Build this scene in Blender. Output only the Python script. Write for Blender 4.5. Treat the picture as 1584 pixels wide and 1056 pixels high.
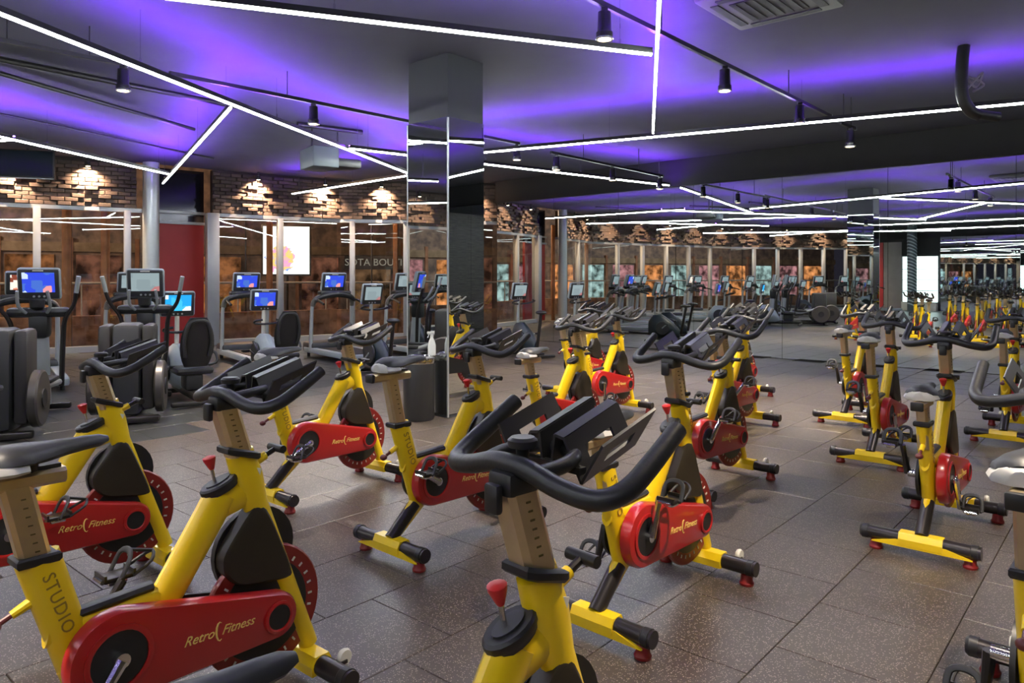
import bpy, bmesh, math, random
from mathutils import Vector, Matrix
random.seed(7)
for _o in list(bpy.data.objects): bpy.data.objects.remove(_o)
SC = bpy.context.scene
COL = SC.collection

# ------------------------------------------------------------------ camera, world, exposure
FPX, HOR, CAMH = 1128.0, 430.0, 1.5
cd = bpy.data.cameras.new('camera'); cam = bpy.data.objects.new('camera', cd); COL.objects.link(cam)
cam.location = (0, 0, CAMH); cam.rotation_euler = (math.pi/2, 0, 0)
cd.sensor_width = 36.0; cd.lens = FPX/1584*36; cd.shift_y = -(528-HOR)/1584; cd.clip_start = 0.05; cd.clip_end = 200
SC.camera = cam
w = bpy.data.worlds.new('night'); SC.world = w; w.use_nodes = True
w.node_tree.nodes['Background'].inputs[0].default_value = (0.035, 0.03, 0.045, 1)
w.node_tree.nodes['Background'].inputs[1].default_value = 0.6
SC.view_settings.view_transform = 'Standard'; SC.view_settings.look = 'None'
SC.view_settings.exposure = 0.28; SC.view_settings.gamma = 1.0
try: SC.view_settings.use_curve_mapping = False
except Exception: pass
SC.cycles.use_denoising = True
SC.cycles.glossy_bounces = 7
SC.cycles.transparent_max_bounces = 16
SC.cycles.sample_clamp_indirect = 4.0

LED_WHITE, LED_PURPLE, SPOT_W, WASH_W = 64.0, 265.0, 520.0, 800.0
ZCEIL, ZLINE, ZTRACK, ZMIR, ZBRICK = 3.92, 3.38, 3.62, 3.38, 2.95
TH = math.radians(41.5)
FV = Vector((math.sin(TH), math.cos(TH), 0)); RV = Vector((math.cos(TH), -math.sin(TH), 0))

def at(u, v, z):
    d = (z-CAMH)*FPX/(HOR-v)
    return Vector(((u-792)/FPX*d, d, z))

# ------------------------------------------------------------------ materials
MATS = {}
def nt(m): return m.node_tree.nodes, m.node_tree.links
def pm(name, col, rough=.5, metal=0., var=0., scale=20., bump=0., coat=0., spec=.5, col2=None, emis=None, estr=0., objvar=0.):
    if name in MATS: return MATS[name]
    m = bpy.data.materials.new(name); m.use_nodes = True; n, l = nt(m)
    b = n['Principled BSDF']
    b.inputs['Base Color'].default_value = (*col, 1); b.inputs['Roughness'].default_value = rough
    b.inputs['Metallic'].default_value = metal; b.inputs['Specular IOR Level'].default_value = spec
    b.inputs['Coat Weight'].default_value = coat; b.inputs['Coat Roughness'].default_value = .12
    if emis: b.inputs['Emission Color'].default_value = (*emis, 1); b.inputs['Emission Strength'].default_value = estr
    tc = n.new('ShaderNodeTexCoord'); nz = n.new('ShaderNodeTexNoise'); nz.inputs['Scale'].default_value = scale
    nz.inputs['Detail'].default_value = 4; l.new(tc.outputs['Object'], nz.inputs['Vector'])
    if var or col2:
        mx = n.new('ShaderNodeMix'); mx.data_type = 'RGBA'
        c2 = col2 if col2 else tuple(min(1, c*(1+var)+.01*var) for c in col)
        c1 = col if col2 else tuple(c*(1-var) for c in col)
        mx.inputs[6].default_value = (*c1, 1); mx.inputs[7].default_value = (*c2, 1)
        l.new(nz.outputs['Fac'], mx.inputs[0]); out = mx.outputs[2]
        if objvar:
            oi = n.new('ShaderNodeObjectInfo'); hs = n.new('ShaderNodeHueSaturation')
            mr = n.new('ShaderNodeMapRange'); mr.inputs[3].default_value = 1-objvar; mr.inputs[4].default_value = 1+objvar
            l.new(oi.outputs['Random'], mr.inputs[0]); l.new(mr.outputs[0], hs.inputs['Value']); l.new(out, hs.inputs['Color']); out = hs.outputs['Color']
        l.new(out, b.inputs['Base Color'])
    if bump:
        bp = n.new('ShaderNodeBump'); bp.inputs['Strength'].default_value = bump; bp.inputs['Distance'].default_value = .01
        l.new(nz.outputs['Fac'], bp.inputs['Height']); l.new(bp.outputs['Normal'], b.inputs['Normal'])
    MATS[name] = m; return m
def em(name, col, s):
    if name in MATS: return MATS[name]
    m = bpy.data.materials.new(name); m.use_nodes = True; n, l = nt(m)
    n.remove(n['Principled BSDF']); e = n.new('ShaderNodeEmission'); e.inputs[0].default_value = (*col, 1); e.inputs[1].default_value = s
    l.new(e.outputs[0], n['Material Output'].inputs[0]); MATS[name] = m; return m
YEL = pm('yellow_paint', (.88, .60, .008), .32, 0, .06, 6, coat=.35)
RED = pm('red_guard', (.40, .012, .012), .28, 0, .1, 5, coat=.5)
REDK = pm('red_plastic', (.55, .02, .02), .35)
BLK = pm('black_plastic', (.012, .012, .013), .42, 0, .2, 30)
RUB = pm('black_foam_grip', (.012, .013, .014), .42, 0, .25, 60, bump=.1)
GUN = pm('gunmetal_tube', (.05, .045, .045), .28, .7, .15, 12)
ALU = pm('brushed_aluminium', (.68, .54, .33), .3, .85, .1, 25)  # golden tint: the frame's yellow reflection put into the base colour
CHR = pm('chrome', (.75, .75, .76), .14, 1.)
SIL = pm('silver_paint', (.45, .48, .50), .35, .5, .08, 10)
LGR = pm('light_grey_shell', (.30, .34, .36), .4, .1, .1, 8)
DGR = pm('dark_grey_shell', (.026, .027, .029), .45, .0, .15, 10)
NAV = pm('blue_black_shell', (.012, .022, .032), .4, .0, .15, 10)
PANEL = pm('smoked_panel', (.022, .017, .010), .4, 0, .3, 8)
PALE = pm('pale_plastic', (.70, .68, .60), .45)
SADT = pm('saddle_black', (.02, .021, .022), .45, 0, .3, 40, bump=.05)
SADG = pm('saddle_grey', (.46, .45, .43), .5, 0, .15, 30)
GOLD = pm('yellow_lettering', (.85, .60, .16), .5)
DKTX = pm('dark_lettering', (.10, .07, .02), .5)
STICK = pm('white_sticker', (.75, .72, .65), .5)

def floor_mat(name, objvar, c1=(.038, .031, .026, 1), c2=(.072, .055, .044, 1), fleck=(.30, .25, .21, 1)):
    m = bpy.data.materials.new(name); m.use_nodes = True; n, l = nt(m); b = n['Principled BSDF']
    tc = n.new('ShaderNodeTexCoord'); geo = n.new('ShaderNodeNewGeometry')
    vo = n.new('ShaderNodeTexVoronoi'); vo.inputs['Scale'].default_value = 150; l.new(geo.outputs['Position'], vo.inputs['Vector'])
    gt = n.new('ShaderNodeSeparateColor'); l.new(vo.outputs['Color'], gt.inputs[0])
    th = n.new('ShaderNodeMath'); th.operation = 'GREATER_THAN'; th.inputs[1].default_value = .62; l.new(gt.outputs[0], th.inputs[0])
    ds = n.new('ShaderNodeMath'); ds.operation = 'LESS_THAN'; ds.inputs[1].default_value = .36; l.new(vo.outputs['Distance'], ds.inputs[0])
    mu = n.new('ShaderNodeMath'); mu.operation = 'MULTIPLY'; l.new(th.outputs[0], mu.inputs[0]); l.new(ds.outputs[0], mu.inputs[1])
    nz = n.new('ShaderNodeTexNoise'); nz.inputs['Scale'].default_value = .8; nz.inputs['Detail'].default_value = 5; l.new(geo.outputs['Position'], nz.inputs['Vector'])
    base = n.new('ShaderNodeMix'); base.data_type = 'RGBA'; base.inputs[6].default_value = c1; base.inputs[7].default_value = c2
    l.new(nz.outputs['Fac'], base.inputs[0])
    sp = n.new('ShaderNodeMix'); sp.data_type = 'RGBA'; sp.inputs[7].default_value = fleck
    l.new(mu.outputs[0], sp.inputs[0]); l.new(base.outputs[2], sp.inputs[6])
    oi = n.new('ShaderNodeObjectInfo'); mr = n.new('ShaderNodeMapRange'); mr.inputs[3].default_value = 1-objvar; mr.inputs[4].default_value = 1+objvar
    l.new(oi.outputs['Random'], mr.inputs[0]); hs = n.new('ShaderNodeHueSaturation'); l.new(mr.outputs[0], hs.inputs['Value']); l.new(sp.outputs[2], hs.inputs['Color'])
    l.new(hs.outputs['Color'], b.inputs['Base Color'])
    n2 = n.new('ShaderNodeTexNoise'); n2.inputs['Scale'].default_value = 160; l.new(geo.outputs['Position'], n2.inputs['Vector'])
    bp = n.new('ShaderNodeBump'); bp.inputs['Strength'].default_value = .12; bp.inputs['Distance'].default_value = .003; l.new(n2.outputs['Fac'], bp.inputs['Height']); l.new(bp.outputs['Normal'], b.inputs['Normal'])
    b.inputs['Roughness'].default_value = .36; b.inputs['Specular IOR Level'].default_value = .55
    return m
TILE = floor_mat('speckled_rubber', .05)
TILED = floor_mat('darker_rubber', .05, (.014, .016, .017, 1), (.028, .030, .031, 1), (.09, .09, .09, 1))  # same speckled rubber, darker and cooler on the cardio side
CEIL = pm('ceiling_grey', (.078, .08, .108), .8, 0, .12, 3)
DARKW = pm('black_wall', (.006, .0065, .009), .7, 0, .2, 4)
CLAD = pm('column_dark_paint', (.04, .045, .055), .6, 0, .1, 3)
BRICK = pm('dark_brown_brick', (.085, .054, .042), .62, 0, .35, 25, bump=.4, objvar=.35)
BRICKB = pm('brick_backing', (.03, .02, .016), .8)
FRAME = pm('window_aluminium', (.30, .31, .33), .4, .4, .06, 9)
REDW = pm('red_wall', (.30, .012, .012), .5, 0, .15, 3)
def mirror_mat():
    m = bpy.data.materials.new('mirror_silver'); m.use_nodes = True; n, l = nt(m); b = n['Principled BSDF']
    b.inputs['Base Color'].default_value = (.80, .85, .85, 1); b.inputs['Metallic'].default_value = 1; b.inputs['Roughness'].default_value = .008
    return m
MIR = mirror_mat()
def glass_mat():
    m = bpy.data.materials.new('window_glass'); m.use_nodes = True; n, l = nt(m); n.remove(n['Principled BSDF'])
    t = n.new('ShaderNodeBsdfTransparent'); t.inputs[0].default_value = (.88, .9, .9, 1)
    g = n.new('ShaderNodeBsdfGlossy'); g.inputs['Roughness'].default_value = .01; g.inputs[0].default_value = (.9, .95, 1, 1)
    fr = n.new('ShaderNodeFresnel'); fr.inputs[0].default_value = 1.5
    ma = n.new('ShaderNodeMath'); ma.operation = 'MULTIPLY_ADD'; ma.inputs[1].default_value = 1.1; ma.inputs[2].default_value = .04; l.new(fr.outputs[0], ma.inputs[0])
    ge = n.new('ShaderNodeNewGeometry'); iv = n.new('ShaderNodeMath'); iv.operation = 'SUBTRACT'; iv.inputs[0].default_value = 1; l.new(ge.outputs['Backfacing'], iv.inputs[1])
    mb = n.new('ShaderNodeMath'); mb.operation = 'MULTIPLY'; l.new(ma.outputs[0], mb.inputs[0]); l.new(iv.outputs[0], mb.inputs[1])
    mx = n.new('ShaderNodeMixShader'); l.new(mb.outputs[0], mx.inputs[0]); l.new(t.outputs[0], mx.inputs[1]); l.new(g.outputs[0], mx.inputs[2])
    l.new(mx.outputs[0], n['Material Output'].inputs[0]); return m
GLASS = glass_mat()
def wood_mat():
    m = bpy.data.materials.new('dark_wood_tile'); m.use_nodes = True; n, l = nt(m); b = n['Principled BSDF']
    tc = n.new('ShaderNodeTexCoord'); mp = n.new('ShaderNodeMapping'); mp.inputs['Scale'].default_value = (1.5, 1.5, 26); l.new(tc.outputs['Object'], mp.inputs[0])
    nz = n.new('ShaderNodeTexNoise'); nz.inputs['Scale'].default_value = 2.5; nz.inputs['Detail'].default_value = 6; l.new(mp.outputs[0], nz.inputs['Vector'])
    cr = n.new('ShaderNodeValToRGB'); cr.color_ramp.elements[0].position = .3; cr.color_ramp.elements[0].color = (.028, .022, .018, 1)
    cr.color_ramp.elements[1].position = .75; cr.color_ramp.elements[1].color = (.11, .09, .075, 1)
    l.new(nz.outputs['Fac'], cr.inputs[0]); l.new(cr.outputs[0], b.inputs['Base Color']); b.inputs['Roughness'].default_value = .5; return m
WOOD = wood_mat()
def screen_mat(name, cols, scale, s):
    m = bpy.data.materials.new(name); m.use_nodes = True; n, l = nt(m); n.remove(n['Principled BSDF'])
    tc = n.new('ShaderNodeTexCoord'); vo = n.new('ShaderNodeTexVoronoi'); vo.inputs['Scale'].default_value = scale; vo.distance = 'CHEBYCHEV'
    l.new(tc.outputs['Object'], vo.inputs['Vector']); sc = n.new('ShaderNodeSeparateColor'); l.new(vo.outputs['Color'], sc.inputs[0])
    cr = n.new('ShaderNodeValToRGB'); cr.color_ramp.interpolation = 'CONSTANT'; e = cr.color_ramp.elements
    e[0].position = 0; e[0].color = (*cols[0], 1); e[1].position = cols[1][0]; e[1].color = (*cols[1][1], 1)
    for p, c in cols[2:]:
        x = e.new(p); x.color = (*c, 1)
    l.new(sc.outputs[0], cr.inputs[0]); em_ = n.new('ShaderNodeEmission'); em_.inputs[1].default_value = s; l.new(cr.outputs[0], em_.inputs[0])
    l.new(em_.outputs[0], n['Material Output'].inputs[0]); return m
SCR = {'blue': screen_mat('screen_blue', [(.03, .06, .55), (.62, (.05, .12, .45)), (.82, (.45, .55, .8)), (.92, (.7, .25, .25))], 11, 1.3),
       'white': screen_mat('screen_white', [(.8, .72, .62), (.7, (.75, .7, .6)), (.8, (.2, .05, .03)), (.9, (.6, .2, .12))], 13, 1.2),
       'cyan': screen_mat('screen_cyan', [(.02, .32, .75), (.6, (.05, .45, .8)), (.8, (.75, .85, .95))], 9, 1.2),
       'grey': screen_mat('screen_grey', [(.30, .38, .40), (.7, (.26, .33, .35)), (.92, (.5, .2, .2))], 8, .9)}

# ------------------------------------------------------------------ mesh helpers
class MB:
    def __init__(s): s.bm = bmesh.new()
    def poly(s, pts):
        return s.bm.faces.new([s.bm.verts.new(p) for p in pts])
    def rings(s, rings, cap=True, closed=False):
        vs = [[s.bm.verts.new(p) for p in r] for r in rings]; n = len(vs[0])
        pairs = list(zip(vs, vs[1:])) + ([(vs[-1], vs[0])] if closed else [])
        for a, b in pairs:
            for i in range(n):
                j = (i+1) % n
                s.bm.faces.new((a[i], a[j], b[j], b[i]))
        if cap and not closed:
            s.bm.faces.new(list(reversed(vs[0]))); s.bm.faces.new(vs[-1])
        return s
    def box(s, c, size, rot=None):
        r = bmesh.ops.create_cube(s.bm, size=1)['verts']; M = Matrix.Translation(Vector(c))
        if rot is not None: M = M @ rot.to_4x4()
        M = M @ Matrix.Diagonal((*size, 1)); bmesh.ops.transform(s.bm, matrix=M, verts=r); return s
    def rbox(s, c, size, b=.01, rot=None, seg=2):
        t = bmesh.new(); bmesh.ops.create_cube(t, size=1); bmesh.ops.transform(t, matrix=Matrix.Diagonal((*size, 1)), verts=t.verts)
        bmesh.ops.bevel(t, geom=t.edges[:], offset=min(b, .49*min(size)), segments=seg, affect='EDGES', profile=.5)
        M = Matrix.Translation(Vector(c))
        if rot is not None: M = M @ rot.to_4x4()
        bmesh.ops.transform(t, matrix=M, verts=t.verts); s.merge(t); return s
    def merge(s, t):
        mp = {v: s.bm.verts.new(v.co) for v in t.verts}
        for f in t.faces: s.bm.faces.new([mp[v] for v in f.verts])
        t.free()
    def tube(s, pts, r, n=10, cap=True, side=None, smooth=0, asp=1.0):
        pts = [Vector(p) for p in pts]
        rr = r if isinstance(r, (list, tuple)) else [r]*len(pts)
        if smooth:
            q, qr = [], []
            for i in range(len(pts)-1):
                p0 = pts[max(i-1, 0)]; p1 = pts[i]; p2 = pts[i+1]; p3 = pts[min(i+2, len(pts)-1)]
                for k in range(smooth):
                    t = k/smooth
                    q.append(.5*((2*p1)+(p2-p0)*t+(2*p0-5*p1+4*p2-p3)*t*t+(3*p1-p0-3*p2+p3)*t**3)); qr.append(rr[i]*(1-t)+rr[i+1]*t)
            q.append(pts[-1]); qr.append(rr[-1]); pts, rr = q, qr
        rings = []; nprev = None
        for i, p in enumerate(pts):
            a = pts[max(i-1, 0)]; b = pts[min(i+1, len(pts)-1)]; T = (b-a).normalized()
            if side is not None: N = Vector(side); N = (N-T*N.dot(T)).normalized()
            else:
                if nprev is None:
                    up = Vector((0, 0, 1)) if abs(T.z) < .9 else Vector((0, 1, 0)); N = T.cross(up).normalized()
                else: N = (nprev-T*nprev.dot(T)).normalized()
                nprev = N
            Bn = T.cross(N)
            rings.append([p+N*(math.cos(2*math.pi*k/n)*rr[i]*asp)+Bn*(math.sin(2*math.pi*k/n)*rr[i]) for k in range(n)])
        s.rings(rings, cap); return s
    def cyl(s, p0, p1, r0, r1=None, n=16):
        return s.tube([p0, p1], [r0, r0 if r1 is None else r1], n)
    def lathe(s, prof, c=(0, 0, 0), axis='Z', n=20):
        c = Vector(c); rings = []
        for r, h in prof:
            rg = []
            for k in range(n):
                a = 2*math.pi*k/n; x, y = math.cos(a)*r, math.sin(a)*r
                v = Vector((x, y, h)) if axis == 'Z' else (Vector((x, h, y)) if axis == 'Y' else Vector((h, x, y)))
                rg.append(c+v)
            rings.append(rg)
        return s.rings(rings, True)
    def prism(s, poly, y0, y1, inset=None):
        rings = [[Vector((x, y0, z)) for x, z in poly], [Vector((x, y1, z)) for x, z in poly]]
        return s.rings(rings, True)
    def sphere(s, c, r, sc=(1, 1, 1), u=12, v=8):
        t = bmesh.new(); bmesh.ops.create_uvsphere(t, u_segments=u, v_segments=v, radius=r)
        bmesh.ops.transform(t, matrix=Matrix.Translation(Vector(c)) @ Matrix.Diagonal((*sc, 1)), verts=t.verts); s.merge(t); return s
    def mesh(s, name, mat, smooth=True, ang=35):
        bmesh.ops.recalc_face_normals(s.bm, faces=s.bm.faces[:])
        me = bpy.data.meshes.new(name); s.bm.to_mesh(me); s.bm.free()
        if mat: me.materials.append(mat)
        if smooth:
            me.polygons.foreach_set('use_smooth', [True]*len(me.polygons)); me.set_sharp_from_angle(angle=math.radians(ang))
        return me
    def build(s, name, mat, parent=None, smooth=True, **tg):
        o = bpy.data.objects.new(name, s.mesh(name, mat, smooth)); COL.objects.link(o)
        if parent: o.parent = parent
        tag(o, **tg); return o
def tag(o, label=None, cat=None, group=None, kind=None):
    if label: o['label'] = label
    if cat: o['category'] = cat
    if group: o['group'] = group
    if kind: o['kind'] = kind
    return o
def empty(name, loc=(0, 0, 0), rz=0, **tg):
    o = bpy.data.objects.new(name, None); COL.objects.link(o); o.location = loc; o.rotation_euler = (0, 0, rz); o.empty_display_size = .2
    return tag(o, **tg)
KIDS = {}
def copy_tree(o, parent=None):
    c = o.copy(); COL.objects.link(c)
    if parent: c.parent = parent
    for ch in list(o.children): copy_tree(ch, c)
    return c
def text_obj(name, s, size, mat, parent, M, shear=0., extrude=.0012, align='CENTER', spacing=1.0):
    cu = bpy.data.curves.new(name, 'FONT'); cu.body = s; cu.size = size; cu.shear = shear; cu.extrude = extrude; cu.align_x = align; cu.align_y = 'CENTER'
    cu.space_character = spacing; cu.resolution_u = 3
    t = bpy.data.objects.new(name, cu); COL.objects.link(t); bpy.context.view_layer.update()
    dg = bpy.context.evaluated_depsgraph_get(); me = bpy.data.meshes.new_from_object(t.evaluated_get(dg))
    bpy.data.objects.remove(t); me.transform(M); me.materials.clear(); me.materials.append(mat)
    o = bpy.data.objects.new(name, me); COL.objects.link(o)
    if parent: o.parent = parent
    return o
def rot(axis, deg): return Matrix.Rotation(math.radians(deg), 3, axis)
def look_rot(d):
    return Vector(d).to_track_quat('-Z', 'Y').to_euler()
def spot(name, parent, loc, target, power, col, angle, blend=.6, size=.04):
    ld = bpy.data.lights.new(name, 'SPOT'); ld.energy = power; ld.color = col; ld.spot_size = math.radians(angle); ld.spot_blend = blend; ld.shadow_soft_size = size
    o = bpy.data.objects.new(name, ld); COL.objects.link(o)
    if parent: o.parent = parent; o.location = Vector(loc)-parent.location
    else: o.location = loc
    o.rotation_euler = look_rot(Vector(target)-Vector(loc)); return o

# ------------------------------------------------------------------ the shell
P0 = Vector((5.017, 13.54, 0))                   # a point at the mirror's foot
DM = -RV                                          # along the mirror, towards the window wall
MIR_T0, MIR_N, MIR_W = 7.2, 9, 1.8
MEND = P0+DM*(MIR_T0-MIR_N*MIR_W)                 # far right end of the mirror wall
MBEG = P0+DM*MIR_T0
BACKD = 24.5
V = [Vector((-.25, 18.75, 0)), Vector((-4.27, 18.0, 0)), Vector((-6.7, 16.3, 0)), Vector((-7.6, 15.45, 0)), Vector((-10.6, 13.5, 0)), Vector((-14.5, 6, 0)), Vector((-15.2, -1.3, 0))]
BCOR = MEND-FV*BACKD
def struct(o): o['kind'] = 'structure'; return o
ground = [MEND+FV*.6+RV*.6, MBEG+FV*.6-RV*.3] + [V[0]] + V[1:] + [BCOR]
def slab(name, pts, z0, z1, mat):
    m = MB(); m.rings([[Vector((p.x, p.y, z0)) for p in pts], [Vector((p.x, p.y, z1)) for p in pts]]); return struct(m.build(name, mat, smooth=False))
floor = slab('floor', ground, -.12, -.012, pm('floor_joint', (.05, .043, .038), .6, 0, .2, 30))
ceiling = slab('ceiling', ground, ZCEIL, ZCEIL+.15, CEIL)
# rubber floor tiles: the 300 that show largest are parts, the rest one joined part
TS = .53; TANG = math.radians(41.0)
TF = Vector((math.sin(TANG), math.cos(TANG), 0)); TR = Vector((math.cos(TANG), -math.sin(TANG), 0))
ORG = Vector((-.4226, 2.87, 0))
def inpoly(p, poly):
    r = False; j = len(poly)-1
    for i in range(len(poly)):
        a, b = poly[i], poly[j]
        if (a.y > p.y) != (b.y > p.y) and p.x < (b.x-a.x)*(p.y-a.y)/(b.y-a.y)+a.x: r = not r
        j = i
    return r
room = [MEND, MBEG]+V+[BCOR]
tiles = []
for i in range(-40, 60):
    for j in range(-60, 60):
        c = ORG+TR*((i+.5)*TS)+TF*((j+.5+(.48 if i % 2 else 0))*TS)
        if not inpoly(c, room) or c.y < -9: continue
        vis = c.y > .9 and abs(c.x)/c.y < .78 and 1128*1.5/c.y < 760
        tiles.append((c.length if vis else 1e6+c.length, c))
tiles.sort(key=lambda t: t[0])
def tile_mesh():
    m = MB(); h = TS/2-.0018
    for lv in ((h, -.011), (h, -.002), (h-.003, 0)): pass
    m.rings([[Vector((sx*a, sy*a, z)) for sx, sy in ((-1, -1), (1, -1), (1, 1), (-1, 1))] for a, z in ((h, -.0115), (h, -.002), (h-.002, 0))])
    return m
tme = (tile_mesh().mesh('floor_tile', TILE, False), tile_mesh().mesh('floor_tile', TILED, False))
rest = (MB(), MB())
def cardio(c): return c.x < -3.75+.27*(c.y-5.5)
for k, (d, c) in enumerate(tiles):
    if k < 300:
        o = bpy.data.objects.new('floor_tile', tme[int(cardio(c))]); COL.objects.link(o); o.parent = floor; o.location = c; o.rotation_euler = (0, 0, -TANG)
    else:
        h = TS/2-.0018
        rest[int(cardio(c))].rings([[c+TR*(sx*a)+TF*(sy*a)+Vector((0, 0, z)) for sx, sy in ((-1, -1), (1, -1), (1, 1), (-1, 1))] for a, z in ((h, -.0115), (h-.003, 0))])
tag(rest[0].build('floor_tiles', TILE, floor, smooth=False), 'brown speckled rubber floor tiles farther away', kind='stuff')
tag(rest[1].build('floor_tiles', TILED, floor, smooth=False), 'darker rubber floor tiles under the cardio machines', kind='stuff')

def wall(name, a, b, z0, z1, mat, th=.15, out=1):
    d = (b-a).normalized(); n = Vector((d.y, -d.x, 0))*out*th
    m = MB(); m.rings([[Vector((p.x, p.y, z)) for p in (a, b, b+n, a+n)] for z in (z0, z1)]); return struct(m.build(name, mat, smooth=False))
# mirror wall
wm = wall('wall_mirror', MEND+FV*.03, MBEG+FV*.03, 0, ZCEIL, DARKW, .2, 1)
for k in range(MIR_N):
    a = P0+DM*(MIR_T0-k*MIR_W-.003); b = P0+DM*(MIR_T0-(k+1)*MIR_W+.003)
    m = MB(); n = FV*.02
    m.rings([[Vector((p.x, p.y, z)) for p in (a, b, b+n, a+n)] for z in (.01, ZMIR)]); m.build('mirror_panel', MIR, wm, smooth=False)
wall('wall_bulkhead', MEND-FV*.06, MBEG-FV*.06, ZMIR, ZCEIL-.002, DARKW, .08, 1)
# short return between mirror and windows
wall('wall_corner', MBEG+FV*.02, V[0]+Vector((.05, 0, 0)), 0, ZCEIL, WOOD, .12, 1)
# wood tiled wall on the right, mirror behind
wr = wall('wall_right', BCOR, MEND+FV*.02, 0, ZCEIL, DARKW, .2, 1)
nb = 0
L = (MEND-BCOR).length
for r in range(9):
    x = -(.6 if r % 2 else 0)
    while x < L:
        x0 = max(x, 0); x1 = min(x+1.2, L)
        if x1-x0 > .05:
            a = BCOR+FV*(x0+.003); b = BCOR+FV*(x1-.003); n = -RV*.018; m = MB(); z0 = r*.375+.003
            m.rings([[Vector((p.x, p.y, z)) for p in (a, b, b+n, a+n)] for z in (z0, z0+.369)])
            m.build('wood_tile', WOOD, wr, smooth=False); nb += 1
        x += 1.2
BEND = BCOR+DM*(BCOR-V[6]).length
wb = wall('wall_back', V[6], BCOR, 0, ZCEIL, DARKW, .2, 1)
bd = (V[6]-BCOR).normalized(); bl = (V[6]-BCOR).length; bn = Vector((bd.y, -bd.x, 0))
if bn.dot(FV) < 0: bn = -bn
k = 0
while k*1.8 < bl-3.2:
    a = BCOR+bd*(k*1.8+.003); b = BCOR+bd*(min((k+1)*1.8, bl-3.1)-.003); m = MB(); n = bn*.02
    m.rings([[Vector((p.x, p.y, z)) for p in (a, b, b+n, a+n)] for z in (.01, ZMIR)]); m.build('mirror_panel', MIR, wb, smooth=False); k += 1

# entrance end of the back wall, seen in the mirror: grey and red panels, lit display, striped pillar
def bpanel(name, t0, t1, z0, z1, th, mat, **tg):
    a = V[6]-bd*t0; b = V[6]-bd*t1; n = bn*th; m = MB()
    m.rings([[Vector((p.x, p.y, z))+bn*.02 for p in (a, b, b+n, a+n)] for z in (z0, z1)]); return m.build(name, mat, smooth=False, **tg)
GREYP = pm('grey_plaster', (.20, .19, .18), .7, 0, .2, 3)
bpanel('wall_panel', .05, .30, 0, 3.2, .03, GREYP, label='grey plaster wall panel at the entrance end of the back wall', cat='wall panel')
bpanel('red_wall_panel', .32, .70, 0, 3.2, .04, REDW, label='tall red wall panel beside the grey panels on the back wall', cat='wall panel')
bpanel('wall_panel', .72, 1.5, 0, 3.2, .03, GREYP, label='wide grey wall panel between red panel and lit display case', cat='wall panel')
dc = empty('display_case', V[6]-bd*2.3+bn*.05, label='brightly lit white display case against the back wall', cat='display case')
def loc_child(m, name, mat, par):
    bmesh.ops.translate(m.bm, vec=-par.location, verts=m.bm.verts[:]); return m.build(name, mat, par, smooth=False)
m = MB(); a = V[6]-bd*1.55+bn*.03; b = V[6]-bd*3.0+bn*.03
m.rings([[Vector((p.x, p.y, z)) for p in (a, b, b+bn*.3, a+bn*.3)] for z in (0, .4)]); loc_child(m, 'plinth', PALE, dc)
m = MB(); m.rings([[Vector((p.x, p.y, z)) for p in (a, b, b+bn*.04, a+bn*.04)] for z in (.4, 2.5)]); loc_child(m, 'lit_back', em('display_light', (.8, 1, .97), 3.0), dc)
for z in (.9, 1.4, 1.9, 2.5):
    m = MB(); m.rings([[Vector((p.x, p.y, zz)) for p in (a, b, b+bn*.3, a+bn*.3)] for zz in (z, z+.03)]); loc_child(m, 'shelf', GREYP, dc)
pc = V[6]-bd*2.1+bn*.75
pil = empty('striped_pillar', pc, label='round pillar with diagonal blue-white stripes in front of the display case', cat='pillar')
MB().cyl((0, 0, 0), (0, 0, ZCEIL-.01), .2, n=20).build('shaft', pm('pillar_dark', (.06, .09, .11), .4), pil)
for k in range(22):
    z = .2+k*.15
    MB().rings([[Vector((math.cos(t)*rr, math.sin(t)*rr, z+.12*math.sin(t)+dz)) for t in [2*math.pi*i/16 for i in range(16)]] for rr, dz in ((.2, 0), (.207, 0), (.207, .05), (.2, .05))], cap=False).build('stripe', pm('pillar_stripe', (.55, .65, .7), .4), pil)

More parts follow.
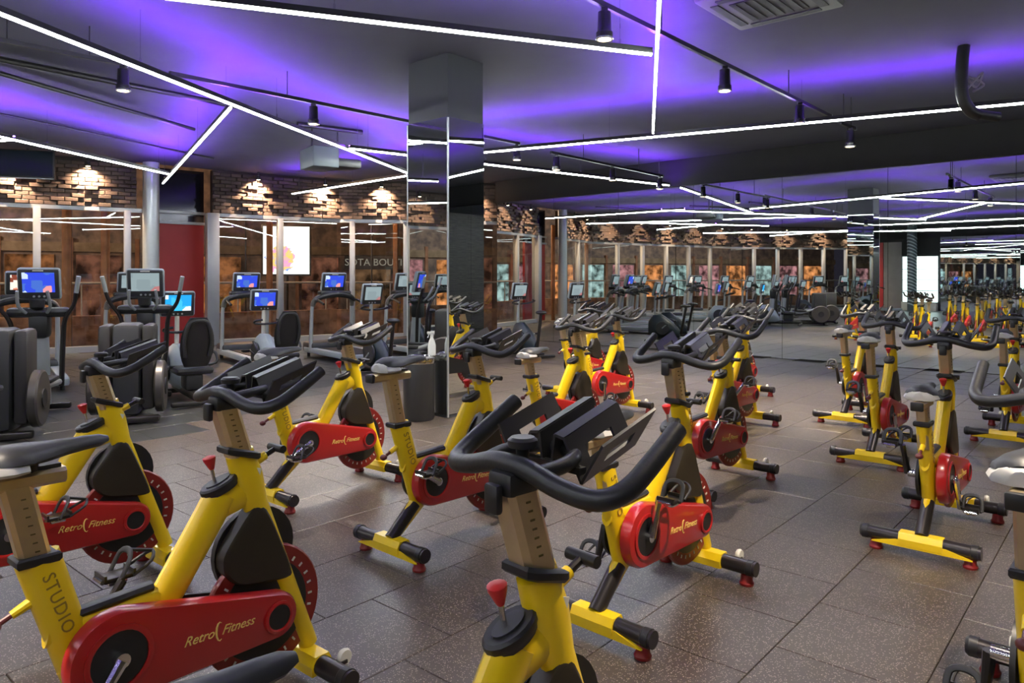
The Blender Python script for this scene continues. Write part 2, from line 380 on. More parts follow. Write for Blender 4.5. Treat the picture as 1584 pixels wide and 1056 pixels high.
# ------------------------------------------------------------------ window wall
def brick_band(segs):
    allb = []
    for (a, b, nm) in segs:
        wl = wall(nm, a, b, ZBRICK, ZCEIL, BRICKB, .2, 1)
        d = (b-a).normalized(); n = Vector((-d.y, d.x, 0)); L = (b-a).length
        if n.dot(-(a+b)/2) < 0: n = -n
        bw, bh = .235, .071; rows = int((ZCEIL-ZBRICK)/(bh+.012))
        for r in range(rows):
            x = -(bw/2 if r % 2 else 0)
            while x < L:
                x0, x1 = max(x, 0), min(x+bw-.014, L)
                if x1-x0 > .03:
                    c = a+d*((x0+x1)/2)
                    vis = c.y > 2 and abs(c.x/c.y) < .72
                    allb.append(((0 if vis else 1e5)+c.length, a, d, n, x0, x1, ZBRICK+.006+r*(bh+.012), bh, wl))
                x += bw
    allb.sort(key=lambda t: t[0])
    cache = {}; restm = {}
    for k, (_, a, d, n, x0, x1, z, bh, wl) in enumerate(allb):
        pr = random.choice((.02, .03, .055, .085, .11))
        c = a+d*((x0+x1)/2)
        if k < 300:
            key = (round(x1-x0, 3), pr)
            if key not in cache:
                m = MB(); hw = (x1-x0)/2
                m.rings([[Vector((sx*(hw-i), yy, sz*bh+(i if sz == 0 else -i))) for sx, sz in ((-1, 0), (1, 0), (1, 1), (-1, 1))] for yy, i in ((-.02, 0), (pr-.006, 0), (pr, .006))]); cache[key] = m.mesh('brick', BRICK, False)
            o = bpy.data.objects.new('brick', cache[key]); COL.objects.link(o); o.parent = wl
            o.matrix_world = Matrix(((d.x, n.x, 0, c.x), (d.y, n.y, 0, c.y), (0, 0, 1, z), (0, 0, 0, 1)))
        else:
            m = restm.setdefault(wl.name, (MB(), wl))[0]
            hw = (x1-x0)/2
            m.rings([[c+d*(sx*hw)+n*yy+Vector((0, 0, z+sz*bh)) for sx, sz in ((-1, 0), (1, 0), (1, 1), (-1, 1))] for yy in (-.02, pr)])
    for nm, (m, wl) in restm.items(): tag(m.build('bricks', BRICK, wl, smooth=False), 'dark brown bricks of uneven depth', kind='stuff')
brick_band([(V[0], V[1], 'wall_north'), (V[1], V[2], 'wall_northwest'), (V[3]+(V[4]-V[3])*.09, V[4], 'wall_west'), (V[4], V[5], 'wall_west_far'), (V[5], V[6], 'wall_southwest')])
wn = 0
def window_seg(a, b, fr, railz=1.42):
    """glazing between two points; fr are fractions where mullions stand"""
    global wn; wn += 1
    d = (b-a).normalized(); n = Vector((-d.y, d.x, 0)); L = (b-a).length
    if n.dot(-(a+b)/2) < 0: n = -n
    root = empty('window_%d' % wn, a, math.atan2(d.y, d.x)); root['kind'] = 'structure'
    s = 1 if Vector((-d.y, d.x, 0)).dot(n) > 0 else -1
    m = MB(); m.box((L/2, 0, .06), (L, .12, .12)); m.box((L/2, 0, ZBRICK-.04), (L, .12, .08)); m.build('window_frame', FRAME, root, smooth=False)
    fs = [0]+list(fr)+[1]
    for f in fr:
        m = MB(); m.rbox((f*L, 0, ZBRICK/2), (.13, .16, ZBRICK-.1), .015); m.build('mullion', FRAME, root)
    for f0, f1 in zip(fs, fs[1:]):
        m = MB(); m.box(((f0+f1)/2*L, -.02*s, ZBRICK/2), ((f1-f0)*L-.1, .012, ZBRICK-.2)); m.build('pane', GLASS, root, smooth=False)
    return root
def frac(a, b, u):     # where the ray of column u meets a-b, as a fraction
    k = (u-792)/FPX; d = b-a; return (k*a.y-a.x)/(d.x-k*d.y)
window_seg(V[1], V[0], [frac(V[1], V[0], u) for u in (537+8, 628)])
window_seg(V[2], V[1], [frac(V[2], V[1], u) for u in (433,)])
window_seg(V[4], V[3], [frac(V[4], V[3], u) for u in (57, 197)])
window_seg(V[5], V[4], [i/6 for i in range(1, 6)])
window_seg(V[6], V[5], [i/6 for i in range(1, 6)])
# round and square posts either side of the red recess
MB().cyl((V[3].x+.05, V[3].y-.2, 0), (V[3].x+.05, V[3].y-.2, ZCEIL-.005), .16, n=20).build('round_post', SIL, label='round silver steel post left of the red recess', cat='post')
m = MB(); m.rbox((V[2].x, V[2].y, ZBRICK/2), (.26, .26, ZBRICK), .02, rot('Z', 35)); m.build('door_post', FRAME, label='square pale aluminium post right of the red recess', cat='post')
d = (V[2]-V[3]).normalized(); no = Vector((-d.y, d.x, 0)); no = no if no.dot(V[3]) > 0 else -no
wall('wall_recess', V[3]+no*.5, V[2]+no*.5, 0, 2.75, REDW, .1, -1)
wall('wall_recess_head', V[3]+no*.5, V[2]+no*.5, 2.75, ZCEIL, pm('dark_transom_glass', (.02, .02, .03), .12, .6), .1, -1)
wall('trim_1', V[3]+no*.42, V[2]+no*.42, 2.70, 2.76, FRAME, .04, -1)
wall('trim_2', V[3]+no*.42, V[2]+no*.42, 2.93, 2.99, FRAME, .04, -1)

# ------------------------------------------------------------------ mirror-clad column
cc = Vector((-.685, 7.8, 0)); WL, WR = .654, .55
col_c = cc-RV*(WL/2)+FV*(WR/2)
colr = empty('column', col_c, -TH, label='square column clad in mirror with dark painted top', cat='column')
MB().box((0, 0, ZCEIL/2), (WL-.012, WR-.012, ZCEIL-.006)).build('core', CLAD, colr, smooth=False)
zc = 3.23
for nm, c, s in (('mirror_panel', (0, -WR/2, zc/2+.02), (WL, .012, zc-.04)), ('mirror_panel', (0, WR/2, zc/2+.02), (WL, .012, zc-.04)), ('mirror_panel', (WL/2, 0, zc/2+.02), (.012, WR-.014, zc-.04)), ('mirror_panel', (-WL/2, 0, zc/2+.02), (.012, WR-.014, zc-.04))):
    MB().box(c, s).build(nm, MIR, colr, smooth=False)
for sx in (-1, 1):
    MB().box((sx*WL/2, -WR/2, zc/2), (.016, .016, zc-.02)).build('edge_trim', SIL, colr, smooth=False)

# ------------------------------------------------------------------ linear LED lights (white below, purple wash above)
EW = em('led_white', (.94, 1.0, .93), LED_WHITE); EP = em('led_purple', (.25, .07, 1.0), LED_PURPLE)
def linear(p, q, label, wires=None, z=ZLINE):
    p = Vector(p); q = Vector(q); p.z = q.z = 0; d = q-p; L = d.length
    root = empty('linear_light', (p.x, p.y, z), math.atan2(d.y, d.x), label=label, cat='light', group='linear LED lights under the ceiling')
    m = MB(); m.box((L/2, 0, .022), (L, .034, .02))
    for s_ in (-1, 1): m.box((L/2, s_*.0160, .044), (L, .002, .030))
    m.build('housing', BLK, root, smooth=False)
    MB().box((L/2, 0, .003), (L-.004, .021, .020)).build('diffuser', EW, root, smooth=False)
    MB().box((L/2, 0, .049), (L-.02, .028, .008)).build('uplight_strip', EP, root, smooth=False)
    n = max(2, int(L/2.2)+1)
    for i in range(n):
        x = .3+(L-.6)*i/(n-1) if L > 1 else L*(.3+.4*i/(n-1))
        m = MB(); m.cyl((x, 0, .06), (x, 0, ZCEIL-z-.003), .004, n=6); m.cyl((x, 0, .06), (x, 0, .10), .009, n=8); m.build('suspension_wire', CHR, root)
    return root
def P(u, v, z=ZLINE): return at(u, v, z)
def ext(p, q, e0=0, e1=0):
    d = (q-p).normalized(); return p-d*e0, q+d*e1
lines = [
 (ext(P(0, 22), P(630, 268), 1.2, .5), 'white LED line light running from above the window side to behind the mirrored column'),
 (ext(P(280, 0), P(1008, 85), 1.6, 0), 'white LED line light that butts against the cross line beside the track spotlights'),
 (ext(P(1020, 0), P(1010, 206), 3.0, 0), 'white LED line light crossing under the spotlight track near the ceiling cassette'),
 (ext(P(750, 236), P(1584, 160), .8, 3.0), 'long white LED line light parallel to the black bulkhead over the mirror'),
 (ext(P(452, 300), P(630, 272), 0, .6), 'white LED line light across the brick band right of the projector box'),
 (ext(P(540, 230), P(1035, 287), 0, 0), 'white LED line light passing behind the column and meeting the mirror wall'),
 (ext(P(252, 284), P(357, 167), 0, 0), 'short slanting white LED line light ending above the red recess'),
 (ext(P(0, 212), P(262, 270), 2.0, 0), 'white LED line light in front of the wall television'),
 ((P(0, 222)+Vector((-2.5, .9, 0)), P(22, 216)), 'short white LED line light joining the one before the television'),
]
for (p, q), lb in lines: linear(p, q, lb)
for k, (p, q) in enumerate([((-8.5, 1.0), (-3.2, -3.5)), ((-6.5, 4.2), (.2, -1.2)), ((-11.5, 8.5), (-8.6, -.5)), ((4.2, 4.6), (8.6, 4.4)), ((-3.2, -3.2), (1.5, -1.5)), ((-13.0, 4.8), (-9.0, 3.5))]):
    linear((*p, 0), (*q, 0), 'white LED line light over the back of the room, seen in the mirror wall')

# ------------------------------------------------------------------ spotlight tracks
WARM = (1.0, .70, .44); TRACKW = (1.0, .84, .66)
HOT = em('lamp_glow', (1.0, .70, .40), 35.0)
def track(p, q, heads, label, glab):
    p = Vector(p); q = Vector(q); d = q-p; L = d.length
    root = empty('spotlight_track', p, math.atan2(d.y, d.x), label=label, cat='track')
    MB().box((L/2, 0, 0), (L, .036, .04)).build('rail', BLK, root, smooth=False)
    MB().box((L+.008, 0, 0), (.016, .042, .046)).build('end_cap', SIL, root, smooth=False)
    n = max(2, int(L/2))
    for i in range(n):
        MB().cyl((L*(i+.5)/n, 0, .02), (L*(i+.5)/n, 0, ZCEIL-p.z), .006, n=6).build('hanger', BLK, root)
    for f, tx in heads: head(p+d*f, tx, glab)
def head(c, tgt, lb, power=None, blend=.5):
    c = Vector(c)
    r = empty('track_spotlight', c, label=lb, cat='spotlight', group='track spotlights')
    MB().box((0, 0, -.03), (.05, .04, .03)).build('adapter', BLK, r, smooth=False)
    MB().lathe([(.015, -.05), (.05, -.055), (.055, -.2), (.066, -.215), (.066, -.255), (.058, -.255)]).build('can', pm('black_enamel', (.01, .01, .011), .25, 0, coat=.5), r)
    MB().cyl((0, 0, -.252), (0, 0, -.257), .05, n=16).build('lamp', HOT, r)
    MB().lathe([(.066, -.255), (.070, -.262), (.066, -.268), (.055, -.268), (.055, -.256)]).build('bezel', SIL, r)
    s = spot('spot_beam', None, c+Vector((0, 0, -.28)), tgt, power or SPOT_W, TRACKW, 78, blend, .05); s.parent = r; s.location = (0, 0, -.28)
    return r
def dn(c, dx=0, dy=0): return Vector((c.x+dx, c.y+dy, 0))
ta, tb = ext(at(1000, 40, ZTRACK), at(1285, 180, ZTRACK), 1.2, 0); d_ = tb-ta
def onl(a, b, u):
    k = (u-792)/FPX; d = b-a; return (k*a.y-a.x)/(d.x-k*d.y)
track(ta, tb, [(onl(ta, tb, u), (0, 0, 0)) for u in ()], 'black spotlight track running under the purple ceiling towards the bulkhead', '')
lab_t = 'black cylindrical spotlight hanging from the track beside the ceiling cassette'
for u, e in ((935, 'farthest from the bulkhead'), (1121, 'between the other two'), (1237, 'at the bulkhead end')):
    c = ta+d_*onl(ta, tb, u); head(c, dn(c, -.5, .4), 'black cylindrical spotlight on the long track, '+e)
tb0, tb1 = ext(at(262, 113, ZTRACK), at(803, 222, ZTRACK), 0, 0)
track(tb0, tb1, [], 'black spotlight track passing behind the mirrored column', '')
for u, e in ((485, 'on the projector side'), (810, 'on the mirror wall side')):
    c = tb0+(tb1-tb0)*min(onl(tb0, tb1, u), .99); head(c, dn(c, .5, -1), 'black cylindrical spotlight on the track behind the column, '+e)
tc0, tc1 = at(-60, 50, ZTRACK), at(196, 100, ZTRACK)
track(tc0, tc1, [], 'short black spotlight track above the near end of the cardio machines', '')
head(tc0+(tc1-tc0)*.975, dn(tc1, .6, -.6), 'silver-edged spotlight at the end of the short track over the cardio machines')
td0, td1 = Vector((.62, 11.6, 3.5)), Vector((2.95, 14.3, 3.5))
track(td0, td1, [], 'thin black spotlight track ending at the mirror wall', '')
for f, e in ((.04, 'at its free end'), (.5, 'in its middle'), (.97, 'touching the mirror wall')): head(td0+(td1-td0)*f, dn(td0+(td1-td0)*f, -.3, -.8), 'black spotlight on the thin track, '+e, 200)
te = at(1315, 196, 3.52); track(te+Vector((-.25, -.25, 0)), te+Vector((.12, .12, 0)), [], 'short rail stub beside the bulkhead carrying one spotlight', '')
head(te, dn(te, -.8, -.4), 'single spotlight on the rail stub against the black bulkhead')
for c in ((-2.6, 1.4, ZTRACK), (1.6, 2.2, ZTRACK), (-3.5, -1.5, ZTRACK), (4.5, 4.2, ZTRACK), (-6.5, 5.0, ZTRACK), (-.6, -1.0, ZTRACK)):
    c = Vector(c); r = head(c, dn(c), 'black spotlight fixed to the ceiling over the back rows of bikes')
    MB().cyl((0, 0, 0), (0, 0, ZCEIL-ZTRACK), .012, n=8).build('stem', BLK, r)
# wall washers above the windows
def washer(a, b, f, lb):
    d = (b-a).normalized(); n = Vector((-d.y, d.x, 0)); n = n if n.dot(-(a+b)/2) > 0 else -n
    c = a+(b-a)*f+n*.24; c.z = ZCEIL-.02
    r = empty('wall_washer', c, label=lb, cat='spotlight', group='spotlights washing the brick band')
    MB().cyl((0, 0, .02), (0, 0, -.07), .02, n=8).build('stem', BLK, r)
    MB().lathe([(.02, -.06), (.045, -.07), (.05, -.16), (.044, -.16)], n=14).build('can', BLK, r)
    MB().cyl((0, 0, -.158), (0, 0, -.162), .035, n=12).build('lamp', HOT, r)
    t = Vector((c.x, c.y, 0))-n*.30; t.z = ZBRICK+.42
    s = spot('wash_beam', None, c, t, WASH_W, WARM, 120, .9, .02); s.parent = r; s.location = (0, 0, -.165)
washer(V[2], V[1], frac(V[2], V[1], 498), 'small black spotlight lighting the brick band below the projector')
washer(V[1], V[0], frac(V[1], V[0], 590), 'small black spotlight lighting the bricks between projector and column')
washer(V[2], V[1], frac(V[2], V[1], 395), 'small black spotlight lighting the brick band above the lit poster')
washer(V[4], V[3], frac(V[4], V[3], 135), 'small black spotlight lighting the brick band right of the television')
washer(V[4], V[3], frac(V[4], V[3], 18), 'small black spotlight lighting the brick band behind the television')
washer(V[1], V[0], .8, 'small black spotlight lighting the brick band beside the corner')
for i in range(5): washer(V[5], V[4], .1+.2*i, 'small black spotlight on the brick band seen only in the mirror')
for i in range(4): washer(V[6], V[5], .12+.25*i, 'small black spotlight on the brick band seen only in the mirror')

# ------------------------------------------------------------------ ceiling things
ac = empty('ceiling_cassette', (at(1190, 6, ZCEIL-.06).x, at(1190, 6, ZCEIL-.06).y, ZCEIL-.06), -TH, label='grey square ceiling air conditioning cassette with dark louvres', cat='air conditioner')
MB().rbox((0, 0, .02), (.95, .95, .07), .03).build('body', pm('cassette_grey', (.10, .10, .095), .5), ac)
MB().box((0, 0, -.018), (.5, .5, .012)).build('intake_grille', BLK, ac, smooth=False)
for k in range(6): MB().box((-.2+.08*k, 0, -.027), (.012, .48, .008)).build('grille_bar', pm('grille_bar', (.05, .05, .05), .5), ac, smooth=False)
for a in range(4):
    r = rot('Z', 90*a); MB().box(r @ Vector((0, .36, -.018)), (.62, .07, .012), r).build('louvre', DGR, ac, smooth=False)
# television
tvp = at(42, 254, 0) if False else None
k = (42-792)/FPX; a, b = V[4], V[3]; f = frac(a, b, 42); pw = a+(b-a)*f; d = (b-a).normalized(); n = Vector((d.y, -d.x, 0)); n = n if n.dot(-pw) > 0 else -n
tp = pw+n*.75; zt = CAMH+(HOR-254)*tp.y/FPX
tv = empty('television', (tp.x, tp.y, zt), math.atan2(d.y, d.x)+math.radians(-14), label='black flat television hanging before the brick band', cat='television')
MB().rbox((0, 0, 0), (.92, .06, .54), .012).build('casing', BLK, tv)
MB().box((0, -.032, .01), (.86, .004, .47)).build('screen', pm('tv_glass', (.006, .012, .018), .15), tv, smooth=False)
MB().box((0, -.033, -.262), (.9, .006, .012)).build('bezel', SIL, tv, smooth=False)
MB().cyl((0, .05, .1), (0, .05, ZCEIL-zt), .025, n=8).build('ceiling_pole', BLK, tv)
# hanging speaker / projector box
sp_ = at(494, 246, 3.46); sp_ = Vector(((494-792)/FPX*11.6, 11.6, CAMH+(HOR-246)*11.6/FPX))
pj = empty('ceiling_projector', sp_, math.radians(35), label='grey box projector hung under the ceiling before the bricks', cat='projector')
MB().rbox((0, 0, 0), (.42, .62, .32), .02).build('body', pm('projector_grey', (.11, .135, .145), .5, 0, .1, 4), pj)
MB().rbox((.42, .05, -.05), (.42, .5, .14), .02).build('tray', DGR, pj)
MB().cyl((.22, 0, -.02), (.30, 0, -.02), .07, n=16).build('lens', BLK, pj)
for sx in (-.12, .3): MB().cyl((sx, 0, .0), (sx, 0, ZCEIL-sp_.z), .015, n=8).build('hanger', BLK, pj)
# bent pipe with camera
e = at(1490, 100, ZCEIL); 
pp = Vector(((1500-792)/FPX*7.6, 7.6, 0))
pv = lambda u, v: Vector(((u-1500)/FPX*7.6, 0, CAMH+(HOR-v)*7.6/FPX-ZCEIL))
cp = empty('ceiling_camera', (pp.x, pp.y, ZCEIL), label='black bent pipe bracket with small camera by the bulkhead', cat='camera')
MB().tube([(0-.06, 0, 0), pv(1488, 100), pv(1488, 145), pv(1500, 170), pv(1515, 178)], .06, 12, smooth=4).build('bent_pipe', BLK, cp)
MB().tube([pv(1508, 176), pv(1545, 181)], .05, 12).build('camera_body', DGR, cp)
MB().tube([pv(1494, 140), pv(1520, 112), pv(1510, 135), pv(1496, 118), pv(1522, 130), pv(1505, 142)], .012, 6, smooth=5).build('cable_coil', pm('grey_cable', (.25, .22, .3), .5), cp)
# black rods close under the ceiling
def rod(p, q, lb, r=.025):
    m = MB(); m.cyl(p, q, r, n=10); m.build('rod', BLK, label=lb, cat='pipe')
rod(at(-20, 88, ZCEIL-.06), at(372, 166, ZCEIL-.06), 'black conduit under the ceiling above the cardio machines', .035)
rod(at(-20, 108, ZCEIL-.07), at(300, 200, ZCEIL-.07), 'black conduit under the ceiling bending towards the television', .03)
rod(at(-20, 172, ZCEIL-.05), at(330, 245, ZCEIL-.05), 'thin black conduit along the window side of the ceiling', .02)
rod(at(560, 205, ZCEIL-.05), at(460, 192, ZCEIL-.05), 'short black conduit beside the projector', .04)

# ------------------------------------------------------------------ spin bikes
def outline(c1, r1, c2, r2, n=14):
    (x1, z1), (x2, z2) = c1, c2; dx, dz = x2-x1, z2-z1; L = math.hypot(dx, dz); a = math.atan2(dz, dx); b = math.acos((r1-r2)/L)
    pts = []
    for i in range(n+1):
        t = a+b+(2*math.pi-2*b)*i/n; pts.append((x1+r1*math.cos(t), z1+r1*math.sin(t)))
    for i in range(n//2+1):
        t = a-b+2*b*i/(n//2); pts.append((x2+r2*math.cos(t), z2+r2*math.sin(t)))
    return pts
def make_bike():
    R = empty('spin_bike')
    # ---- frame
    m = MB(); Y = (0, 1, 0)
    m.tube([(-.416, 0, .715), (-.285, 0, .29), (-.272, 0, .25)], [.058, .054, .042], 16, side=Y, asp=.66)      # seat tube
    m.tube([(-.395, 0, .49), (-.22, 0, .465), (-.04, 0, .49)], [.04, .052, .045], 12, side=Y, asp=.62)          # step bar
    m.tube([(-.11, 0, .43), (-.05, 0, .49), (.09, 0, .70), (.134, 0, .768)], [.045, .055, .058, .060], 14, side=Y, asp=.62)   # main tube
    m.tube([(.200, 0, .897), (.232, 0, .80), (.262, 0, .70), (.44, 0, .24), (.482, 0, .125)], [.050, .056, .045, .036, .036], 14, side=Y, asp=.7)  # head and fork
    m.tube([(.13, 0, .74), (.25, 0, .76)], [.06, .05], 12, side=Y, asp=.5)
    m.tube([(-.235, 0, .39), (-.285, 0, .27), (-.452, 0, .12)], [.07, .052, .034], 12, side=Y, asp=.6)             # rear leg
    m.tube([(-.35, 0, .42), (-.235, 0, .389), (-.10, 0, .45)], [.06, .085, .05], 12, side=Y, asp=.45)            # bottom bracket plate
    fr = m.build('frame', YEL, R)
    MB().tube([(-.308, 0, .262), (-.473, 0, .112)], [.036, .036], 12, side=Y, asp=.95).build('leg_cover', GUN, R)
    MB().tube([(-.315, 0, .522), (-.10, 0, .533)], [.016, .016], 8, side=Y, asp=1.6).build('step_pad', BLK, R)
    MB().box((.246, -.031, .80), (.02, .003, .075), rot('Y', 18)).build('warning_sticker', STICK, fr, smooth=False)
    # lettering on the seat tube
    ax = Vector((.131, 0, -.425)).normalized()
    M = Matrix(((ax.x, -ax.z, 0, -.374), (ax.y, 0, -1, -.0380), (ax.z, ax.x, 0, .58), (0, 0, 0, 1)))
    text_obj('lettering', 'STUDIO', .048, pm('tube_lettering', (.30, .18, .02), .5), fr, M, spacing=1.15)
    # ---- bases
    for x, nm, fwd in ((-.467, 'rear_base', -1), (.467, 'front_base', 1)):
        b = MB().tube([(x, -.275, .085), (x, .275, .085)], [.036, .036], 16).build(nm, GUN, R)
        m = MB(); m.rings([[Vector((x+dx*s, y, z)) for dx, z in ((-.042, .055), (.042, .055), (.045, .09), (.03, .123), (-.03, .123), (-.045, .09))] for y, s in ((-.105, 1.0), (.105, 1.0))]); m.build('saddle_plate', YEL, b, smooth=False)
        m = MB(); m.rings([[Vector((x+fwd*dx, y, z)) for dx, z in ((.028, .042), (.040, .046), (.040, hz), (.028, hz))] for y, hz in ((-.24, .050), (-.12, .082), (.12, .082), (.24, .050))]); m.build('skirt_strip', YEL, b, smooth=False)
        for s in (-1, 1):
            MB().lathe([(.039, 0), (.039, .03), (.030, .042)], (x, 0, .085), 'Y').build('end_cap', BLK, b).location = (0, .262*s if s > 0 else -.262, 0)
            b.children[-1].scale = (1, s, 1)
            MB().lathe([(.034, .001), (.036, .012), (.030, .022), (.028, .05), (.02, .058)], (x, .225*s, 0), 'Z', 14).build('levelling_foot', pm('foot_dark_red', (.22, .012, .012), .4), b)
        if fwd > 0:
            for s in (-1, 1):
                wv = MB(); wv.lathe([(.012, -.011), (.026, -.011), (.030, 0), (.026, .011), (.012, .011)], (x+.058, .16*s, .112), 'Y', 14); wv.build('transport_wheel', PALE, b)
                MB().box((x+.045, .16*s, .10), (.03, .034, .012)).build('wheel_bracket', GUN, b, smooth=False)
    # ---- drive
    fw = (.292, .323)
    rim = MB().lathe([(.165, -.010), (.222, -.012), (.228, -.006), (.228, .006), (.222, .012), (.165, .010)], (fw[0], 0, fw[1]), 'Y', 40).build('flywheel', pm('flywheel_red', (.24, .018, .014), .35, .2, coat=.3), R)
    MB().lathe([(.02, -.016), (.17, -.013), (.17, .013), (.02, .016)], (fw[0], 0, fw[1]), 'Y', 32).build('flywheel_disc', BLK, rim)
    m = MB()
    for k in range(28):
        a = 2*math.pi*k/28; c = Vector((fw[0]+.187*math.cos(a), 0, fw[1]+.187*math.sin(a)))
        m.box(c, (.016, .027, .007), rot('Y', -math.degrees(a)))
    m.build('rim_marks', pm('rim_mark_white', (.65, .62, .55), .5), rim, smooth=False)
    def chaikin(p, n=2):
        for _ in range(n):
            q = []
            for i in range(len(p)):
                a, b = p[i], p[(i+1) % len(p)]
                q += [(a[0]*.8+b[0]*.2, a[1]*.8+b[1]*.2), (a[0]*.2+b[0]*.8, a[1]*.2+b[1]*.8)]
            p = q
        return p
    poly = [(.246, .695), (.205, .655), (.125, .55), (.128, .49), (.165, .445), (.21, .425), (.395, .398), (.385, .45), (.29, .68)]; poly = chaikin([(x, z+.012) for x, z in poly])
    m = MB(); cx, cz = .26, .52
    m.rings([[Vector((cx+(x-cx)*s, y, cz+(z-cz)*s)) for x, z in poly] for y, s in ((-.034, .93), (-.028, 1), (.028, 1), (.034, .93))]); m.build('flywheel_shroud', PANEL, R)
    m = MB(); m.rings([[Vector((.275+.155*s*math.cos(t), y, .535+.150*s*math.sin(t))) for t in [2*math.pi*i/28 for i in range(28)]] for y, s in ((.022, 1), (.046, 1), (.054, .9))]); m.build('back_shroud', BLK, R)
    c1, c2 = (-.235, .389), (.292, .323)
    m = MB(); m.rings([[Vector((x, y, z)) for x, z in outline(c1, r1, c2, r2, 22)] for y, r1, r2 in ((-.045, .128, .070), (-.052, .138, .080), (-.082, .138, .080), (-.097, .130, .072), (-.100, .118, .062))])
    gd = m.build('chain_guard', RED, R)
    MB().lathe([(.098, -.1005), (.098, -.106), (.088, -.108), (.082, -.106), (.082, -.1005)], (c1[0], 0, c1[1]), 'Y', 28).build('guard_ring', RED, gd)
    MB().cyl((c1[0], -.099, c1[1]), (c1[0], -.1025, c1[1]), .081, n=28).build('crank_recess', BLK, gd)
    MB().lathe([(.055, -.099), (.055, -.107), (.047, -.109), (.042, -.106), (.042, -.099)], (c2[0], 0, c2[1]), 'Y', 24).build('hub_ring', RED, gd)
    MB().cyl((c2[0], -.099, c2[1]), (c2[0], -.1035, c2[1]), .042, n=24).build('hub_hole', BLK, gd)
    T = lambda x, z, t: Matrix.Translation((x, -.1005, z)) @ Matrix.Rotation(math.radians(-t), 4, 'Y') @ Matrix.Rotation(math.pi/2, 4, 'X')
    text_obj('lettering', 'Retro', .042, GOLD, gd, T(.004, .357, -3), .4)
    text_obj('lettering', 'Fitness', .042, GOLD, gd, T(.138, .350, -3), .4)
    MB().tube([Vector((.074+.012*math.cos(a), -.1015, .354+.030*math.sin(a))) for a in [math.radians(60+30*i) for i in range(9)]], [.001, .002, .003, .0035, .0035, .003, .0025, .002, .001], 6).build('logo_swoosh', GOLD, gd)
    m = MB(); m.prism(outline(c1, .12, c2, .06, 16), .04, .055); m.build('inner_guard', BLK, R)
    m = MB(); m.cyl((c1[0], -.125, c1[1]), (c1[0], .115, c1[1]), .022, n=14); m.build('crank_axle', CHR, R)
    # cranks and pedals
    for s in (-1, 1):
        ca = MB().tube([(0, s*.118, 0), (.12, s*.130, 0), (.17, s*.135, 0)], [.020, .014, .016], 10).build('crank_arm', CHR if s < 0 else GUN, R)
        ca.location = (c1[0], 0, c1[1]); ca['crank'] = s
        px, pz, y, yc = 0, 0, s*.135, s*.19
        pd = MB(); pd.rbox((px, yc, pz), (.095, .075, .016), .005); pd.cyl((px, y, pz), (px, s*.235, pz), .008, n=8)
        for xx in (-.045, .045): pd.box((px+xx, yc, pz+.012), (.008, .08, .018))
        pd = pd.build('pedal', GUN, ca); pd.location = (.17, 0, 0)
        m = MB(); m.tube([(px+.04, yc-.04, pz), (px+.10, yc-.035, pz+.03), (px+.12, yc, pz+.05), (px+.10, yc+.035, pz+.03), (px+.04, yc+.04, pz)], .006, 8, smooth=3)
        m.tube([(px-.0, yc-.045, pz), (px+.03, yc-.04, pz+.06), (px+.04, yc, pz+.075), (px+.03, yc+.04, pz+.06), (px-.0, yc+.045, pz)], .006, 8, smooth=3, asp=1.8)
        m.tube([(px+.12, yc, pz+.05), (px+.04, yc, pz+.075)], .006, 8); m.build('toe_cage', BLK, pd)
        m = MB(); m.rbox((px, yc, pz-.014), (.06, .05, .018), .006); m.cyl((px-.05, yc-.03, pz), (px-.05, yc+.03, pz), .008, n=8); m.build('cleat_plate', CHR, pd)
    # ---- seat
    MB().rings([[Vector((-.420+dx*(a+.0), dy*a, z)) for dx, dy in ((-.050, -.036), (.050, -.036), (.050, .036), (-.050, .036))] for a, z in ((1.0, .70), (1.12, .708), (1.12, .722), (1.0, .728))]).build('collar', BLK, R)
    g = []
    sd = Vector((-.22, 0, .975))
    sp = Vector((-.420, 0, .70)); m = MB()
    m.rings([[sp+sd*t+Vector((dx, dy, 0)) for dx, dy in ((-.040, -.018), (-.028, -.028), (.028, -.028), (.040, -.018), (.040, .018), (.028, .028), (-.028, .028), (-.040, .018))] for t in (-.01, .235)])
    g.append(m.build('seat_post', ALU, R))
    m = MB()
    for k in range(7): m.box(sp+sd*(.04+.026*k)+Vector((.006, -.0285, 0)), (.012, .002, .004))
    m.build('height_marks', DKTX, g[0], smooth=False)
    tp = sp+sd*.245
    m = MB(); m.rings([[Vector((x, dy, tp.z+dz)) for dy, dz in ((-.030, -.012), (-.030, .012), (-.02, .022), (.02, .022), (.030, .012), (.030, -.012), (.02, -.022), (-.02, -.022))] for x in (tp.x-.115, tp.x+.125)])
    sl = m.build('seat_slider', ALU, R); g.append(sl)
    MB().rbox((tp.x-.125, 0, tp.z), (.02, .062, .046), .006).build('slider_cap', BLK, sl)
    MB().cyl((tp.x+.02, 0, tp.z-.02), (tp.x+.02, 0, tp.z-.06), .012, n=10).build('slider_knob', BLK, sl)
    MB().box((tp.x+.05, 0, tp.z+.027), (.13, .03, .012)).build('scale_strip', DGR, sl, smooth=False)
    m = MB(); m.cyl((tp.x+.04, 0, tp.z+.02), (tp.x+.04, 0, tp.z+.06), .022, n=12)
    for s in (-1, 1): m.tube([(tp.x-.02, s*.022, tp.z+.075), (tp.x+.03, s*.024, tp.z+.055), (tp.x+.09, s*.022, tp.z+.058), (tp.x+.17, s*.012, tp.z+.085)], .0045, 8, smooth=3)
    g.append(m.build('saddle_rails', GUN, R))
    secs = [(-.10, .030, .020, .080), (-.085, .062, .042, .094), (-.05, .080, .056, .104), (.0, .074, .060, .104), (.05, .050, .056, .100), (.10, .034, .048, .098), (.15, .028, .042, .098), (.19, .024, .036, .096), (.215, .012, .018, .088)]
    m = MB(); rings = []
